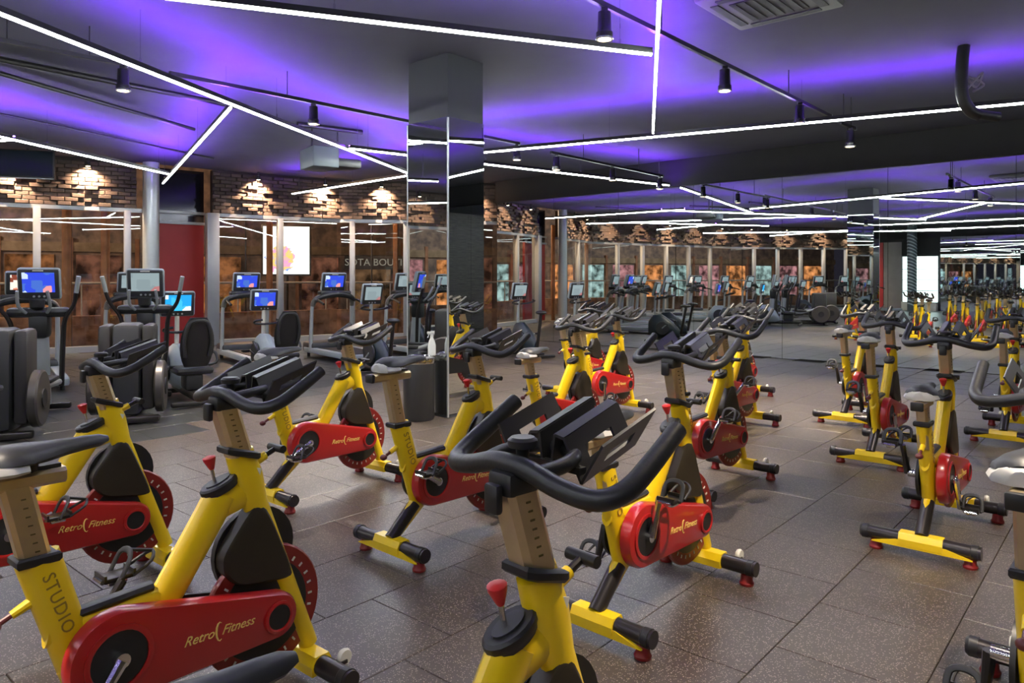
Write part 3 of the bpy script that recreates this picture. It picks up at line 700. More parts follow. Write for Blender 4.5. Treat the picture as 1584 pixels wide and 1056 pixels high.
    for x, hw, th, zt_ in secs:
        rg = []
        for k in range(16):
            a = 2*math.pi*k/16; cy, cz_ = math.cos(a), math.sin(a)
            zz = zt_-th/2+(th/2)*(cz_ if cz_ > 0 else cz_*1.0)-.018*abs(cy)**2*(hw/.078)
            rg.append(Vector((tp.x+.03+x, hw*cy*(1 if cz_ > -.3 else .8), tp.z+zz)))
        rings.append(rg)
    m.rings(rings); sa = m.build('saddle', SADT, R); g.append(sa)
    m = MB(); rings = []
    for x, hw, th, zt_ in ((-.114, .036, .040, .068), (-.095, .074, .054, .078), (-.05, .088, .056, .080), (-.01, .078, .040, .072)):
        rings.append([Vector((tp.x+.03+x, hw*math.cos(2*math.pi*k/16), tp.z+zt_-th/2+(th/2)*math.sin(2*math.pi*k/16)-.014*abs(math.cos(2*math.pi*k/16))**2)) for k in range(16)])
    m.rings(rings); m.build('rear_cover', SADG, sa)
    # seat pin
    m = MB(); m.cyl((-.415, 0, .60), (-.478, 0, .572), .016, .012, n=10); m.build('pin_boss', YEL, R)
    m = MB(); m.cyl((-.475, 0, .574), (-.51, 0, .558), .008, n=8); m.sphere((-.52, 0, .553), .02, (1, 1, .8)); m.build('seat_pin', pm('pin_dark_red', (.12, .02, .02), .4), R)
    # ---- handlebar
    hd = Vector((-.30, 0, .954)); hp = Vector((.199, 0, .885)); h = []
    MB().rings([[hp+Vector((dx*a, dy*a, dz-dx*.3)) for dx, dy in ((-.056, -.034), (-.04, -.044), (.04, -.044), (.056, -.034), (.056, .034), (.04, .044), (-.04, .044), (-.056, .034))] for a, dz in ((1.0, .0), (1.1, .006), (1.1, .020), (.95, .026))]).build('collar', BLK, R)
    m = MB(); m.rings([[hp+hd*t+Vector((dx, dy, 0)) for dx, dy in ((-.042, -.022), (-.028, -.032), (.028, -.032), (.042, -.022), (.042, .022), (.028, .032), (-.028, .032), (-.042, .022))] for t in (.0, .185)])
    po = m.build('handlebar_post', ALU, R); h.append(po)
    m = MB()
    for k in range(7): m.box(hp+hd*(.04+.02*k)+Vector((.0, -.0325, 0)), (.012, .002, .004))
    m.build('height_marks', DKTX, po, smooth=False)
    tp2 = hp+hd*.19
    hb = empty('x') if False else None
    z0 = tp2.z+.03; xc = tp2.x-.005
    m = MB(); m.rbox((xc+.005, 0, z0-.02), (.085, .07, .05), .012); m.rbox((xc-.05, 0, z0-.045), (.02, .04, .06), .008)
    h.append(m.build('handlebar_clamp', BLK, R))
    path = [(xc+.235, .232, z0+.085), (xc+.14, .234, z0+.030), (xc+.07, .230, z0-.006), (xc+.022, .200, z0-.020), (xc+.002, .13, z0-.010), (xc-.006, .05, z0+.012), (xc-.008, 0, z0+.016)]
    path += [(x, -y, z) for x, y, z in reversed(path[:-1])]
    bar = MB().tube(path, [.019]+[.0205]*(len(path)-2)+[.019], 14, smooth=5).build('handlebar', RUB, R); h.append(bar)
    MB().tube([(xc-.004, .075, z0+.008), (xc+.06, .085, z0+.016), (xc+.12, .06, z0+.022), (xc+.14, 0, z0+.025), (xc+.12, -.06, z0+.022), (xc+.06, -.085, z0+.016), (xc-.004, -.075, z0+.008)], .0155, 12, smooth=5).build('inner_loop', RUB, bar)
    MB().lathe([(.012, .0), (.014, .03), (.030, .034), (.031, .048), (.024, .054)], (xc+.03, 0, z0+.01), 'Z', 16).build('tension_cap', BLK, bar)
    # folded tray for bottles / media
    prof = [(-.150, .052), (-.100, .0), (-.055, .06), (-.020, .062), (.02, .062), (.055, .06), (.100, .0), (.150, .052)]
    prof = [(-.150, .070), (-.095, -.015), (-.048, .068), (-.022, .072), (-.012, .005), (.012, .005), (.022, .072), (.048, .068), (.095, -.015), (.150, .070)]
    m = MB(); x0, x1 = xc+.10, xc+.275
    def tp3(x, y, z): return Vector((x, y, z0-.012+z+(x-x0)*.30))
    for (ya, za), (yb, zb) in zip(prof, prof[1:]):
        wl = math.hypot(yb-ya, zb-za)
        xs = [(x0, x1, 0, 1)] if wl < .05 else [(x0, x0+.045, 0, 1), (x1-.045, x1, 0, 1), (x0+.045, x1-.045, 0, .36), (x0+.045, x1-.045, .64, 1)]
        for xa, xb, f0, f1 in xs:
            q = [(xa, f0), (xb, f0), (xb, f1), (xa, f1)]
            nn = Vector((0, -(zb-za), yb-ya)).normalized()*.003
            lo = [tp3(x, ya+(yb-ya)*f, za+(zb-za)*f) for x, f in q]
            m.rings([[p-nn for p in lo], [p+nn for p in lo]])
    m.box((xc+.10, 0, z0), (.02, .2, .014))
    tr = m.build('bottle_tray', pm('tray_black', (.016, .015, .015), .38, 0, coat=.2), R, smooth=False); h.append(tr)
    # brake knob
    bp_ = Vector((.128, 0, .795)); ang = rot('Y', -20)
    MB().rings([[bp_+ang @ Vector((math.cos(t)*.064*s, math.sin(t)*.040*s, z)) for t in [2*math.pi*i/18 for i in range(18)]] for s, z in ((.97, -.016), (1, -.006), (1.06, 0), (1.06, .012), (.95, .018))]).build('brake_plate', BLK, R)
    MB().rings([[bp_+ang @ Vector((math.cos(t)*.045*s, math.sin(t)*.024*s, z)) for t in [2*math.pi*i/18 for i in range(18)]] for s, z in ((1, .012), (.95, .022))]).build('plate_inset', DGR, R)
    kb = MB().tube([(.112, 0, .805), (.098, 0, .87)], .006, 8).build('brake_rod', CHR, R)
    MB().tube([(.101, 0, .858), (.098, 0, .868), (.092, 0, .890), (.090, 0, .899), (.089, 0, .903)], [.008, .012, .020, .021, .012], 12).build('brake_knob', REDK, kb)
    # handlebar pin
    m = MB(); m.cyl((.24, 0, .845), (.30, 0, .868), .018, .015, n=12); m.build('pin_boss', YEL, R)
    pn = MB().cyl((.295, 0, .866), (.338, 0, .883), .010, n=10).build('handlebar_pin', GUN, R)
    MB().tube([(.346, -.042, .886), (.346, .042, .886)], [.014, .014], 12).build('pin_grip', BLK, pn)
    for o in g: o['adj'] = 1
    for o in h: o['adj'] = 2
    return R
proto = make_bike()
def place_bike(x, y, ang, label, ds=0., dh=0., group=None, first=False, crank=200., dx=0.):
    o = proto if first else copy_tree(proto)
    o.location = (x, y, 0); o.rotation_euler = (0, 0, math.pi/2-math.radians(ang))
    o['label'] = label; o['category'] = 'exercise bike'; o['group'] = group or 'yellow spin bikes in rows'
    for ch in o.children:
        a = ch.get('adj')
        if a == 1: ch.location = Vector((-.22, 0, .975))*ds
        elif a == 2: ch.location = Vector((-.30, 0, .954))*dh
        if a == 1 and not ch.name.startswith('seat_post'): ch.location.x += dx
        cs = ch.get('crank')
        if cs:
            t = math.radians(crank+(0 if cs < 0 else 180)); ch.rotation_euler = (0, -t, 0)
            for pd in ch.children: pd.rotation_euler = (0, t, 0)
    return o
BIKES = [
 (-2.099, 3.393, 40.7, 0, -.02, 'yellow spin bike nearest the elliptical trainers, its red guard behind another bike\'s seat post'),
 (-1.073, 2.374, 39.6, 0, .0, 'yellow spin bike with large red guard and STUDIO lettering on its seat tube'),
 (-1.302, 5.164, 38.7, 0, -.04, 'yellow spin bike with whole red guard showing, standing nearest the recumbent bikes'),
 (-.329, 4.237, 42.2, .04, -.02, 'yellow spin bike with pale saddle standing before the waste bin'),
 (.668, 3.38, 42.6, -.12, .02, 'yellow spin bike first on the left edge of the aisle, right pedal raised'),
 (1.44, 5.252, 44.1, 0, .0, 'second yellow spin bike along the left edge of the aisle'),
 (2.194, 7.202, 41.9, 0, .0, 'third yellow spin bike along the left edge of the aisle'),
 (2.80, 9.05, 41.5, 0, -.02, 'fourth yellow spin bike on the aisle, closest to the mirror wall'),
 (.435, 6.156, 42.3, -.10, -.02, 'yellow spin bike with low saddle and bright red guard behind the bottle tray'),
 (1.041, 7.923, 42.0, 0, -.03, 'yellow spin bike partly behind the one with the low saddle'),
 (.945, 9.626, 41.9, -.05, -.03, 'farthest yellow spin bike in the inner row, close to the mirror wall'),
 (-.095, 1.366, 46.4, -.11, .02, 'yellow spin bike whose wide black handlebar and slotted bottle tray overlap the bikes beyond'),
 (3.707, 7.817, 41.7, -.02, .0, 'yellow spin bike across the aisle standing closest to the mirror'),
 (3.158, 6.166, 40.5, .03, .0, 'yellow spin bike across the aisle with slim post and high saddle'),
 (2.506, 4.271, 40.9, -.12, .02, 'yellow spin bike across the aisle with low saddle and grey sticker on its tube'),
 (1.67, 2.27, 42.0, .0, .0, 'yellow spin bike with upright black grip beside the near end of the aisle'),
 (4.753, 6.943, 41.7, 0, .0, 'yellow spin bike in the outer row beyond the aisle'),
]
CRANKS = [21, 232, 200, 150, 75, 50, 30, 70, 262, 265, 250, 250, 280, 280, 285, 90, 120]
DXS = {11: -.13}
for i, (x, y, a, ds, dh, lb) in enumerate(BIKES): place_bike(x, y, a, lb, ds, dh, first=(i == 0), crank=CRANKS[i], dx=DXS.get(i, 0))
for k, (x, y) in enumerate([(-1.85, .47), (-2.88, 1.55), (-3.65, -.35), (-2.6, -1.45), (-4.45, 1.0), (-1.0, -.75), (-1.7, -2.6), (4.05, 5.05), (3.35, 3.2), (6.45, 7.0), (5.7, 6.0), (5.0, 4.1), (.15, -1.6), (-4.3, -2.2), (-5.3, -.9), (4.2, 2.0)]):
    place_bike(x, y, 41.5, 'yellow spin bike in the rows at the back, seen in the mirror wall', random.uniform(-.1, .03), random.uniform(-.03, .03), 'spin bikes seen in the mirror wall', crank=random.uniform(0, 360))

# ------------------------------------------------------------------ cardio machines
def console(par, c, w_, h_, scr, tilt=20, shell=LGR):
    r = rot('Y', -tilt)       # screen faces -X (the user), leaning back
    cs = MB().rbox(c, (.07, w_, h_), .03, r).build('console', shell, par)
    MB().rbox(Vector(c)+r @ Vector((-.02, 0, 0)), (.05, w_*.93, h_*.92), .015, r).build('console_bezel', DGR, cs)
    o = MB().box((0, 0, 0), (.004, w_*.74, h_*.62)); sc = o.build('screen', SCR[scr], cs, smooth=False)
    sc.location = Vector(c)+r @ Vector((-.047, 0, h_*.06)); sc.rotation_euler = r.to_euler()
    MB().rbox(Vector(c)+r @ Vector((-.048, 0, h_*.43)), (.006, w_*.25, .012), .003, r).build('brand_strip', PALE, cs)
    m = MB()
    for k in range(3): m.cyl(Vector(c)+r @ Vector((-.04, (k-1)*.05, -h_*.38)), Vector(c)+r @ Vector((-.052, (k-1)*.05, -h_*.38)), .012, n=10)
    m.build('buttons', SIL, cs); return cs
def make_treadmill(scr):
    R = empty('treadmill')
    m = MB()
    for s in (-1, 1): m.rbox((-.05, s*.37, .13), (1.95, .13, .1), .02)
    m.rbox((-1.0, 0, .12), (.08, .86, .1), .02); m.build('deck_frame', LGR, R)
    MB().box((-.1, 0, .165), (1.75, .56, .02)).build('belt', pm('belt_black', (.012, .012, .014), .55), R, smooth=False)
    MB().rbox((.78, 0, .18), (.5, .84, .2), .05).build('motor_hood', DGR, R)
    m = MB()
    for x in (-.9, .85):
        for s in (-1, 1): m.cyl((x, s*.36, 0.002), (x, s*.36, .09), .03, n=10)
    m.build('feet', BLK, R)
    for s in (-1, 1):
        MB().tube([(.62, s*.41, .12), (.62, s*.41, .3), (.58, s*.41, .85), (.56, s*.40, .98)], [.055, .05, .045, .043], 10, smooth=3, side=(0, 1, 0), asp=.7).build('upright', SIL, R)
        MB().tube([(.56, s*.40, .97), (.53, s*.385, 1.06), (.46, s*.33, 1.13), (.40, s*.22, 1.16)], [.045, .05, .05, .05], 10, smooth=4).build('upright_elbow', pm('taupe_plastic', (.13, .12, .105), .45), R)
        MB().tube([(.5, s*.36, 1.10), (.3, s*.39, 1.08), (.05, s*.40, 1.02)], .022, 8, smooth=4).build('handrail', BLK, R)
    MB().tube([(.42, -.40, 1.07), (.40, -.30, 1.14), (.38, -.15, 1.18), (.37, 0, 1.195), (.38, .15, 1.18), (.40, .30, 1.14), (.42, .40, 1.07)], [.035, .05, .06, .062, .06, .05, .035], 10, smooth=4).build('arched_handlebar', BLK, R)
    MB().rbox((.48, 0, 1.22), (.2, .62, .08), .03).build('tray', BLK, R)
    console(R, (.52, 0, 1.43), .50, .36, scr, 15)
    MB().cyl((.53, 0, 1.2), (.53, 0, 1.32), .05, n=10).build('console_neck', BLK, R)
    return R
def make_elliptical(scr):
    R = empty('elliptical_trainer')
    m = MB(); m.rbox((.15, 0, .07), (1.75, .12, .08), .02); m.rbox((-.72, 0, .05), (.1, .62, .07), .02); m.rbox((.98, 0, .05), (.09, .55, .07), .02); m.build('base', GUN, R)
    m = MB(); m.rbox((-.55, 0, .56), (.42, .26, .94), .05); m.build('rear_housing', DGR, R)
    for s in (-1, 1):
        MB().rbox((-.55, s*.20, .58), (.36, .12, .88), .04).build('side_cover', pm('brown_grey_shell', (.022, .020, .019), .42), R)
        wd = MB().lathe([(.03, -.045), (.25, -.045), (.27, -.03), (.27, .03), (.25, .045), (.03, .045)], (-.55, s*.305, .36), 'Y', 28).build('drive_disc', pm('disc_taupe', (.06, .054, .05), .35, .3), R)
        MB().lathe([(.02, -.05), (.09, -.055), (.09, .055), (.02, .05)], (-.55, s*.305, .36), 'Y', 20).build('disc_hub', BLK, wd)
        MB().tube([(-.55, s*.30, .58), (.0, s*.24, .40), (.65, s*.22, .36)], .035, 8).build('pedal_rail', SIL, R)
        MB().rbox((.05, s*.24, .46), (.36, .16, .05), .02).build('foot_plate', BLK, R)
        MB().tube([(.78, s*.22, .30), (.76, s*.24, .85), (.72, s*.27, 1.05), (.66, s*.36, 1.2), (.60, s*.40, 1.34)], [.028, .028, .024, .022, .022], 8, smooth=4).build('arm_lever', GUN, R)
        MB().tube([(.61, s*.395, 1.33), (.56, s*.43, 1.52)], .024, 8).build('arm_grip', SIL, R)
        MB().tube([(.70, s*.10, 1.12), (.60, s*.15, 1.2), (.52, s*.14, 1.36)], .017, 8, smooth=3).build('fixed_grip', SIL, R)
    MB().tube([(.92, 0, .08), (.86, 0, .9)], [.085, .075], 12, side=(0, 1, 0), asp=1.1).build('mast', SIL, R)
    MB().rbox((.84, 0, .98), (.2, .2, .3), .05).build('mast_head', BLK, R)
    MB().rbox((.80, 0, 1.12), (.16, .62, .11), .05).build('cross_bar', BLK, R)
    MB().lathe([(.05, 0), (.07, .02), (.075, .1), (.06, .1)], (.72, 0, 1.16), 'Z', 14).build('bottle_holder', BLK, R)
    console(R, (.82, 0, 1.44), .42, .36, scr, 12)
    return R
def make_recumbent(scr):
    R = empty('recumbent_bike')
    m = MB(); m.rbox((.55, 0, .05), (.08, .6, .06), .02); m.rbox((-.65, 0, .05), (.08, .6, .06), .02); m.rbox((-.05, 0, .12), (1.25, .12, .1), .03); m.build('base', BLK, R)
    m = MB(); rg = []
    for x, hw, z0, z1 in ((-.05, .06, .12, .25), (.1, .12, .09, .48), (.35, .15, .08, .66), (.6, .15, .09, .66), (.75, .10, .12, .5), (.80, .04, .2, .4)):
        rg.append([Vector((x, hw*math.cos(t), (z0+z1)/2+(z1-z0)/2*math.sin(t))) for t in [2*math.pi*i/14 for i in range(14)]])
    m.rings(rg); m.build('drive_shell', LGR, R)
    for s in (-1, 1):
        MB().lathe([(.03, -.02), (.17, -.02), (.18, 0), (.17, .02), (.03, .02)], (.42, s*.155, .36), 'Y', 24).build('shell_disc', DGR, R)
        a = .17*s; ca = MB().cyl((.42, s*.17, .36), (.42+a, s*.19, .36+.04*s), .015, n=8).build('crank_arm', GUN, R)
        MB().rbox((.42+a, s*.25, .36+.04*s), (.12, .1, .04), .01).build('pedal', BLK, ca)
        MB().tube([(-.2, s*.1, .42), (-.2, s*.3, .46), (-.12, s*.32, .56), (.0, s*.31, .58)], .018, 8, smooth=3).build('side_handle', BLK, R)
    MB().tube([(.55, 0, .6), (.52, 0, 1.08)], .028, 10).build('console_post', PALE, R)
    MB().tube([(.50, 0, .80), (.40, .16, .82), (.28, .2, .86), (.24, .1, .88)], .016, 8, smooth=4).build('front_handle', BLK, R)
    MB().tube([(.50, 0, .80), (.40, -.16, .82), (.28, -.2, .86), (.24, -.1, .88)], .016, 8, smooth=4).build('front_handle', BLK, R)
    m = MB(); m.rbox((-.3, 0, .40), (.4, .42, .09), .04); m.build('seat', BLK, R)
    MB().rbox((-.3, 0, .27), (.3, .2, .2), .04).build('seat_carriage', DGR, R)
    r = rot('Y', -14); m = MB(); rg = []
    for i in range(9):
        t = i/8; z = .46+.58*t; hw = .19*math.sin(math.pi*(.18+.72*t))**.6; x = -.5-.14*t
        rg.append([Vector((x+.035*math.sin(a), hw*math.cos(a), z)) for a in [2*math.pi*k/14 for k in range(14)]])
    m.rings(rg); sb = m.build('seat_back', BLK, R)
    m = MB(); m.tube([(-.57, -.13, .58), (-.61, -.15, .78), (-.65, -.1, .97), (-.66, 0, 1.01), (-.65, .1, .97), (-.61, .15, .78), (-.57, .13, .58)], .022, 8, smooth=4); m.build('back_shell_rib', DGR, sb)
    console(R, (.50, 0, 1.17), .42, .33, scr, 10)
    return R
def make_upright(scr):
    R = empty('upright_bike')
    m = MB(); m.rbox((.45, 0, .045), (.08, .55, .06), .02); m.rbox((-.5, 0, .045), (.08, .5, .06), .02); m.rbox((0, 0, .09), (.95, .1, .07), .03); m.build('base', BLK, R)
    m = MB(); rg = []
    for x, hw, z0, z1 in ((-.28, .05, .12, .3), (-.1, .10, .09, .5), (.15, .13, .08, .66), (.35, .12, .10, .64), (.46, .05, .2, .5)):
        rg.append([Vector((x, hw*math.cos(t), (z0+z1)/2+(z1-z0)/2*math.sin(t))) for t in [2*math.pi*i/14 for i in range(14)]])
    m.rings(rg); m.build('drive_shell', NAV, R)
    for s in (-1, 1):
        MB().lathe([(.03, -.02), (.15, -.02), (.16, 0), (.15, .02), (.03, .02)], (.10, s*.12, .34), 'Y', 22).build('shell_disc', DGR, R)
        ca = MB().cyl((.10, s*.14, .34), (.10+.12*s, s*.15, .34-.1*s), .014, n=8).build('crank_arm', SIL, R)
        MB().rbox((.10+.12*s, s*.2, .34-.1*s), (.1, .09, .03), .01).build('pedal', BLK, ca)
        MB().tube([(.28, s*.03, 1.0), (.22, s*.2, 1.02), (.1, s*.24, 1.06), (.05, s*.16, 1.08)], .017, 8, smooth=4).build('handlebar', BLK, R)
    MB().tube([(-.3, 0, .2), (-.42, 0, .82)], .03, 10).build('seat_post', GUN, R)
    MB().sphere((-.42, 0, .86), .1, (1.3, .95, .4)).build('saddle', BLK, R)
    MB().tube([(.32, 0, .6), (.30, 0, 1.12)], .028, 10).build('console_post', SIL, R)
    console(R, (.28, 0, 1.25), .36, .34, scr, 14)
    return R
PROT = {}
def machine(kind, scr, x, y, ang, label, group=None):
    key = (kind, scr)
    if key not in PROT:
        PROT[key] = {'treadmill': make_treadmill, 'elliptical': make_elliptical, 'recumbent': make_recumbent, 'upright': make_upright}[kind](scr); o = PROT[key]
    else: o = copy_tree(PROT[key])
    o.location = (x, y, 0); o.rotation_euler = (0, 0, math.pi/2-math.radians(ang))
    tag(o, label, {'treadmill': 'treadmill', 'elliptical': 'elliptical trainer', 'recumbent': 'exercise bike', 'upright': 'exercise bike'}[kind], group)
    return o
def uz(u, z): return ((u-792)/FPX*z, z)
machine('elliptical', 'blue', -4.98, 7.35, -20, 'dark elliptical trainer with blue screen and tall arm levers')
machine('elliptical', 'grey', -4.20, 8.15, -20, 'dark elliptical trainer with grey screen beside the recumbent bike')
machine('treadmill', 'white', -6.85, 10.3, -36, 'treadmill with white picture on its screen, left of the blue-screen elliptical')
machine('treadmill', 'grey', *uz(214, 12.2), -36, 'treadmill with grey screen behind the second elliptical')
machine('recumbent', 'cyan', -4.02, 9.0, -36, 'recumbent bike with bright cyan screen and black oval seat back')
machine('recumbent', 'blue', *uz(425, 10.7), -36, 'recumbent bike with blue screen in front of a treadmill')
machine('treadmill', 'blue', *uz(394, 13.2), -36, 'treadmill with blue screen below the lit poster')
machine('treadmill', 'blue', *uz(534, 13.6), -38, 'treadmill with blue screen and silver uprights left of the upright bike')
machine('upright', 'grey', *uz(588, 11.3), -38, 'upright bike with pale screen standing next to the column')
machine('treadmill', 'grey', *uz(648, 14.4), -38, 'treadmill half hidden behind the mirrored column')
machine('upright', 'grey', .30, 13.9, -35, 'dark upright bike standing just before the mirror wall')
machine('upright', 'grey', 1.45, 14.5, -35, 'dark upright bike against the mirror wall beside the first one')
G = 'cardio machines seen in the mirror wall'
for k in range(5):
    p = V[4]+(V[5]-V[4])*(.08+.2*k); n = Vector((.887, -.461, 0)); p = p+n*2.4
    machine('treadmill', 'grey', p.x, p.y, -62, 'treadmill along the west windows, seen in the mirror wall', G)
    if k < 2: continue
    q = p+n*2.6+Vector((.4, .5, 0)); machine('upright', 'grey', q.x, q.y, -62, 'dark upright bike of the west row, seen in the mirror wall', G)
for k in range(1, 5):
    p = V[5]+(V[6]-V[5])*(.12+.18*k)+Vector((2.4, 0, 0)); machine('treadmill', 'grey', p.x, p.y, -85, 'treadmill by the southwest windows, seen in the mirror wall', G)

# ------------------------------------------------------------------ waste bin and spray bottle
bx, by = -.99, 7.76
bn_ = empty('waste_bin', (bx, by, 0), label='dark round waste bin with metal rim in front of the mirrored column', cat='bin')
MB().lathe([(.155, .002), (.165, .02), (.172, .60), (.165, .62)], n=28).build('body', pm('bin_black', (.022, .022, .023), .4), bn_)
MB().lathe([(.176, .60), (.18, .625), (.172, .66), (.13, .675), (.12, .66), (.13, .62), (.165, .60)], n=28).build('rim', CHR, bn_)
MB().cyl((0, 0, .60), (0, 0, .655), .125, n=24).build('lid', BLK, bn_)
sb_ = empty('spray_bottle', (bx+.135, by+.02, .665), math.radians(200), label='white plastic spray bottle standing on the bin rim', cat='bottle')
WHT = pm('white_plastic', (.75, .78, .76), .4)
MB().lathe([(.036, .01), (.042, .018), (.042, .12), (.030, .17), (.016, .195), (.014, .215)], n=18).build('bottle_body', WHT, sb_)
m = MB(); m.cyl((0, 0, .21), (0, 0, .235), .018, n=12); m.rbox((.012, 0, .25), (.08, .024, .03), .008); m.tube([(.03, 0, .24), (.045, 0, .2)], .005, 6); m.build('trigger_head', WHT, sb_)

# ------------------------------------------------------------------ outside
m = MB(); m.poly([(-60, -30, -.05), (30, -30, -.05), (30, 60, -.05), (-60, 60, -.05)])
og = m.build('outdoor_ground', pm('outside_paving', (.05, .042, .036), .8, 0, .3, 2), smooth=False); og['kind'] = 'structure'
def brickish(name, c1, c2):
    mt = bpy.data.materials.new(name); mt.use_nodes = True; n, l = nt(mt); b = n['Principled BSDF']; geo = n.new('ShaderNodeNewGeometry')
    nz = n.new('ShaderNodeTexNoise'); nz.inputs['Scale'].default_value = 3.2; nz.inputs['Detail'].default_value = 7; l.new(geo.outputs['Position'], nz.inputs['Vector'])
    cr = n.new('ShaderNodeValToRGB'); cr.color_ramp.elements[0].position = .35; cr.color_ramp.elements[0].color = (*c1, 1); cr.color_ramp.elements[1].position = .7; cr.color_ramp.elements[1].color = (*c2, 1)
    l.new(nz.outputs['Fac'], cr.inputs[0]); l.new(cr.outputs[0], b.inputs['Base Color']); b.inputs['Roughness'].default_value = .85; return mt
OB = brickish('old_brick_terrace', (.10, .045, .025), (.36, .20, .12))
def glow(name, col, st):
    if name in MATS: return MATS[name]
    mt = bpy.data.materials.new(name); mt.use_nodes = True; n, l = nt(mt); n.remove(n['Principled BSDF']); geo = n.new('ShaderNodeNewGeometry')
    nz = n.new('ShaderNodeTexNoise'); nz.inputs['Scale'].default_value = 2.6; nz.inputs['Detail'].default_value = 6; l.new(geo.outputs['Position'], nz.inputs['Vector'])
    cr = n.new('ShaderNodeValToRGB'); cr.color_ramp.elements[0].position = .38; cr.color_ramp.elements[0].color = (*[c*.08 for c in col], 1); cr.color_ramp.elements[1].position = .66; cr.color_ramp.elements[1].color = (*col, 1)
    e = n.new('ShaderNodeEmission'); e.inputs[1].default_value = st; l.new(nz.outputs['Fac'], cr.inputs[0]); l.new(cr.outputs[0], e.inputs[0]); l.new(e.outputs[0], n['Material Output'].inputs[0]); MATS[name] = mt; return mt
def offs(a, b, d):
    t = (b-a).normalized(); n = Vector((-t.y, t.x, 0)); n = n if n.dot((a+b)/2) > 0 else -n
    return a+n*d, b+n*d
OUT = [V[0]+Vector((4, .5, 0)), V[1], (V[2]+V[3])/2, V[4], V[5], V[6]]
a0 = [Vector((5, 21.6, 0)), Vector((-5.2, 20.6, 0)), Vector((-9.0, 17.8, 0)), Vector((-13.0, 15.3, 0)), Vector((-17.4, 6.6, 0)), Vector((-18.0, -4, 0))]
for i, (a, b) in enumerate(zip(a0, a0[1:])):
    d = (b-a).normalized(); n = Vector((-d.y, d.x, 0))*.3; m = MB()
    m.rings([[Vector((p.x, p.y, z)) for p in (a, b, b+n, a+n)] for z in (-.05, .62)])
    m.build('terrace_wall', OB, smooth=False, label=['low old brick terrace wall outside behind the column', 'low old brick terrace wall outside below the lit poster', 'low old brick terrace wall outside behind the ellipticals', 'low old brick terrace wall outside the west windows, seen in the mirror', 'low old brick terrace wall outside the far southwest windows'][i], cat='wall')
    rl = empty('railing', (a.x, a.y, 0), math.atan2(d.y, d.x), label=['grey metal railing on the terrace wall behind the column', 'grey metal railing on the terrace wall below the poster', 'grey metal railing on the terrace wall behind the ellipticals', 'grey metal railing on the terrace wall seen in the mirror', 'grey metal railing on the far southwest terrace wall'][i], cat='railing')
    L = (b-a).length; RS = pm('railing_grey', (.35, .33, .31), .5, .3)
    MB().cyl((0, .1, 1.38), (L, .1, 1.38), .03, n=8).build('top_rail', RS, rl)
    for k in range(int(L/1.2)+1): MB().cyl((k*1.2+.1, .1, .62), (k*1.2+.1, .1, 1.38), .018, n=6).build('post', RS, rl)
# building across the way with lit bands
OW = brickish('dark_shopfront', (.07, .058, .06), (.22, .16, .13))
b0 = [Vector((9, 29, 0)), Vector((-9.5, 26.5, 0)), Vector((-21, 19, 0)), Vector((-26, -6, 0))]
BL = ['dark shop building outside, right of the lit poster', 'dark shop building outside behind the television side', 'dark shop building outside the west windows, seen in the mirror']
for i, (a, b) in enumerate(zip(b0, b0[1:])):
    d = (b-a).normalized(); n = Vector((-d.y, d.x, 0)); n = n if n.dot((a+b)/2) < 0 else -n; L = (b-a).length
    rt = empty('shop_building', (a.x, a.y, 0), math.atan2(d.y, d.x), label=BL[i], cat='building')
    sgn = 1 if Vector((-d.y, d.x, 0)).dot(n) > 0 else -1
    MB().box((L/2, -sgn*.5, 4), (L, 1, 8.2)).build('facade', OW, rt, smooth=False)
    MB().box((L/2, sgn*.06, 2.5), (L, .12, .30)).build('cornice', brickish('cornice_tan', (.12, .09, .06), (.22, .17, .12)), rt, smooth=False)
    for k in range(int(L/1.9)):
        x = 1.0+k*1.9
        MB().box((x, sgn*.03, 1.1), (1.3, .06, 2.3)).build('shop_window', glow('shop_glow_%d' % (k % 3 if i < 2 else 3+k % 3), ([(1, .36, .12), (.8, .42, .2), (.9, .35, .2)] if i < 2 else [(1, .36, .12), (.7, .95, .9), (.95, .4, .42)])[k % 3], [.34, .22, .22][k % 3]*(1 if i < 2 else 4)), rt, smooth=False)
        MB().box((x+.8, sgn*.08, 1.4), (.12, .16, 2.8)).build('pilaster', brickish('pilaster_brown', (.15, .07, .04), (.25, .13, .08)), rt, smooth=False)
TIM = brickish('orange_timber', (.20, .085, .035), (.34, .16, .08))
for u, z_, lb in ((103, 15.0, 'orange timber post outside behind the blue-screen elliptical'), (163, 15.4, 'orange timber post outside beside the silver round post'), (417, 19.0, 'orange timber post outside in front of the lit poster'), (612, 20.2, 'slim timber post outside near the column'), (-120, 13.6, 'timber post outside, left of the television')):
    x_ = (u-792)/FPX*z_; m = MB(); m.rbox((x_, z_, 1.7), (.13, .13, 3.5), .01); m.build('timber_post', TIM, label=lb, cat='post')
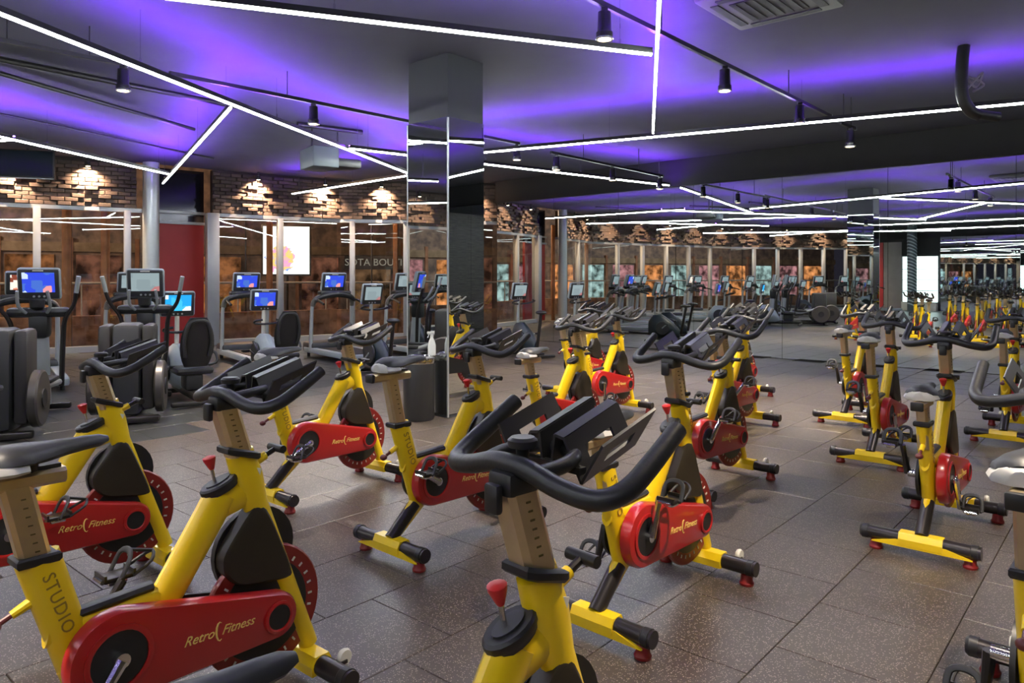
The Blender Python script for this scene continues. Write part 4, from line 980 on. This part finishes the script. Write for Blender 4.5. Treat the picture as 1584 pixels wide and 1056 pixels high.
# lit poster and sign letters, lit poster and sign letters
def outp(u, v, Z): return Vector(((u-792)/FPX*Z, Z, CAMH+(HOR-v)*Z/FPX))
pz = 23.0; c = outp(443, 387, pz)
lb_ = empty('lit_poster', c, math.radians(12), label='brightly lit white poster box outside with blue and pink splashes', cat='poster')
MB().box((0, .08, 0), (1.5, .14, 1.62)).build('casing', GUN, lb_, smooth=False)
def poster_mat():
    mt = bpy.data.materials.new('poster_light'); mt.use_nodes = True; n, l = nt(mt); n.remove(n['Principled BSDF'])
    tc = n.new('ShaderNodeTexCoord'); nz = n.new('ShaderNodeTexNoise'); nz.inputs['Scale'].default_value = 3.5; l.new(tc.outputs['Object'], nz.inputs['Vector'])
    gr = n.new('ShaderNodeVectorMath'); gr.operation = 'DISTANCE'; gr.inputs[1].default_value = (-.18, 0, -.25); l.new(tc.outputs['Object'], gr.inputs[0])
    ma = n.new('ShaderNodeMath'); ma.operation = 'LESS_THAN'; ma.inputs[1].default_value = .66
    ad = n.new('ShaderNodeMath'); ad.operation = 'ADD'; l.new(gr.outputs['Value'], ad.inputs[0]); n3 = n.new('ShaderNodeTexNoise'); n3.inputs['Scale'].default_value = 6; l.new(tc.outputs['Object'], n3.inputs['Vector'])
    m2 = n.new('ShaderNodeMath'); m2.operation = 'MULTIPLY'; m2.inputs[1].default_value = .5; l.new(n3.outputs['Fac'], m2.inputs[0]); l.new(m2.outputs[0], ad.inputs[1]); l.new(ad.outputs[0], ma.inputs[0])
    cr = n.new('ShaderNodeValToRGB'); e = cr.color_ramp.elements; e[0].position = .35; e[0].color = (.08, .25, .8, 1); e[1].position = .48; e[1].color = (.9, .55, .1, 1)
    x = e.new(.56); x.color = (.85, .3, .5, 1); l.new(nz.outputs['Color'], cr.inputs[0])
    mx = n.new('ShaderNodeMix'); mx.data_type = 'RGBA'; l.new(ma.outputs[0], mx.inputs[0]); mx.inputs[6].default_value = (1, .97, .9, 1); l.new(cr.outputs[0], mx.inputs[7])
    e2 = n.new('ShaderNodeEmission'); e2.inputs[1].default_value = 1.7; l.new(mx.outputs[2], e2.inputs[0]); l.new(e2.outputs[0], n['Material Output'].inputs[0]); return mt
MB().box((0, 0, 0), (1.40, .02, 1.5)).build('poster_face', poster_mat(), lb_, smooth=False)
MB().cyl((0, .1, -c.z), (0, .1, -.8), .06, n=8).build('pole', GUN, lb_)
for u, v, z_, col, lb in ((380, 475, 19.3, (1.0, .55, .25), 'added unseen lamp outside below the poster'), (575, 470, 19.9, (1.0, .5, .2), 'added unseen lamp outside near the column'), (110, 470, 16.2, (1.0, .6, .3), 'added unseen lamp outside behind the ellipticals'), (-250, 470, 14, (1, .6, .3), 'added unseen lamp beyond the west windows'), (-130, 470, 18.5, (1, .7, .5), 'added unseen lamp outside beyond the terrace corner'), (-2100, 470, 7.2, (.9, .9, .85), 'added lamp outside the west windows, brightening their view in the mirror'), (-5000, 470, 3.6, (1, .75, .6), 'added lamp outside the southwest windows, brightening their view in the mirror')):
    c = outp(u, v, z_); c.z = 2.3
    o = empty('added_lamp', (c.x, c.y, 0), label=lb, cat='lamp')  # added to brighten the view outside, kept hidden behind the brick band
    MB().cyl((0, 0, -.05), (0, 0, 3.75), .02, n=8).build('pole', GUN, o)
    MB().sphere((0, 0, 3.8), .07).build('globe', em('added_lamp_globe', (1, .6, .3), 6), o)
    ld = bpy.data.lights.new('added_light', 'POINT'); ld.energy = 260 if u > -100 else 620; ld.color = col; ld.shadow_soft_size = .1
    lo = bpy.data.objects.new('added_light', ld); COL.objects.link(lo); lo.parent = o; lo.location = (0, 0, 3.95)
tx = outp(578, 406, 26.72); sg = empty('shop_sign', tx, math.radians(7), label='dim white lettering on the dark shopfront outside near the column', cat='sign')
text_obj('lettering', 'SOTA BOUTI', .36, em('sign_letter', (.7, .62, .5), .35), sg, Matrix.Rotation(math.pi/2, 4, 'X'), extrude=.01)
MB().box((0, .13, 0), (2.1, .24, .5)).build('sign_board', GUN, sg, smooth=False)
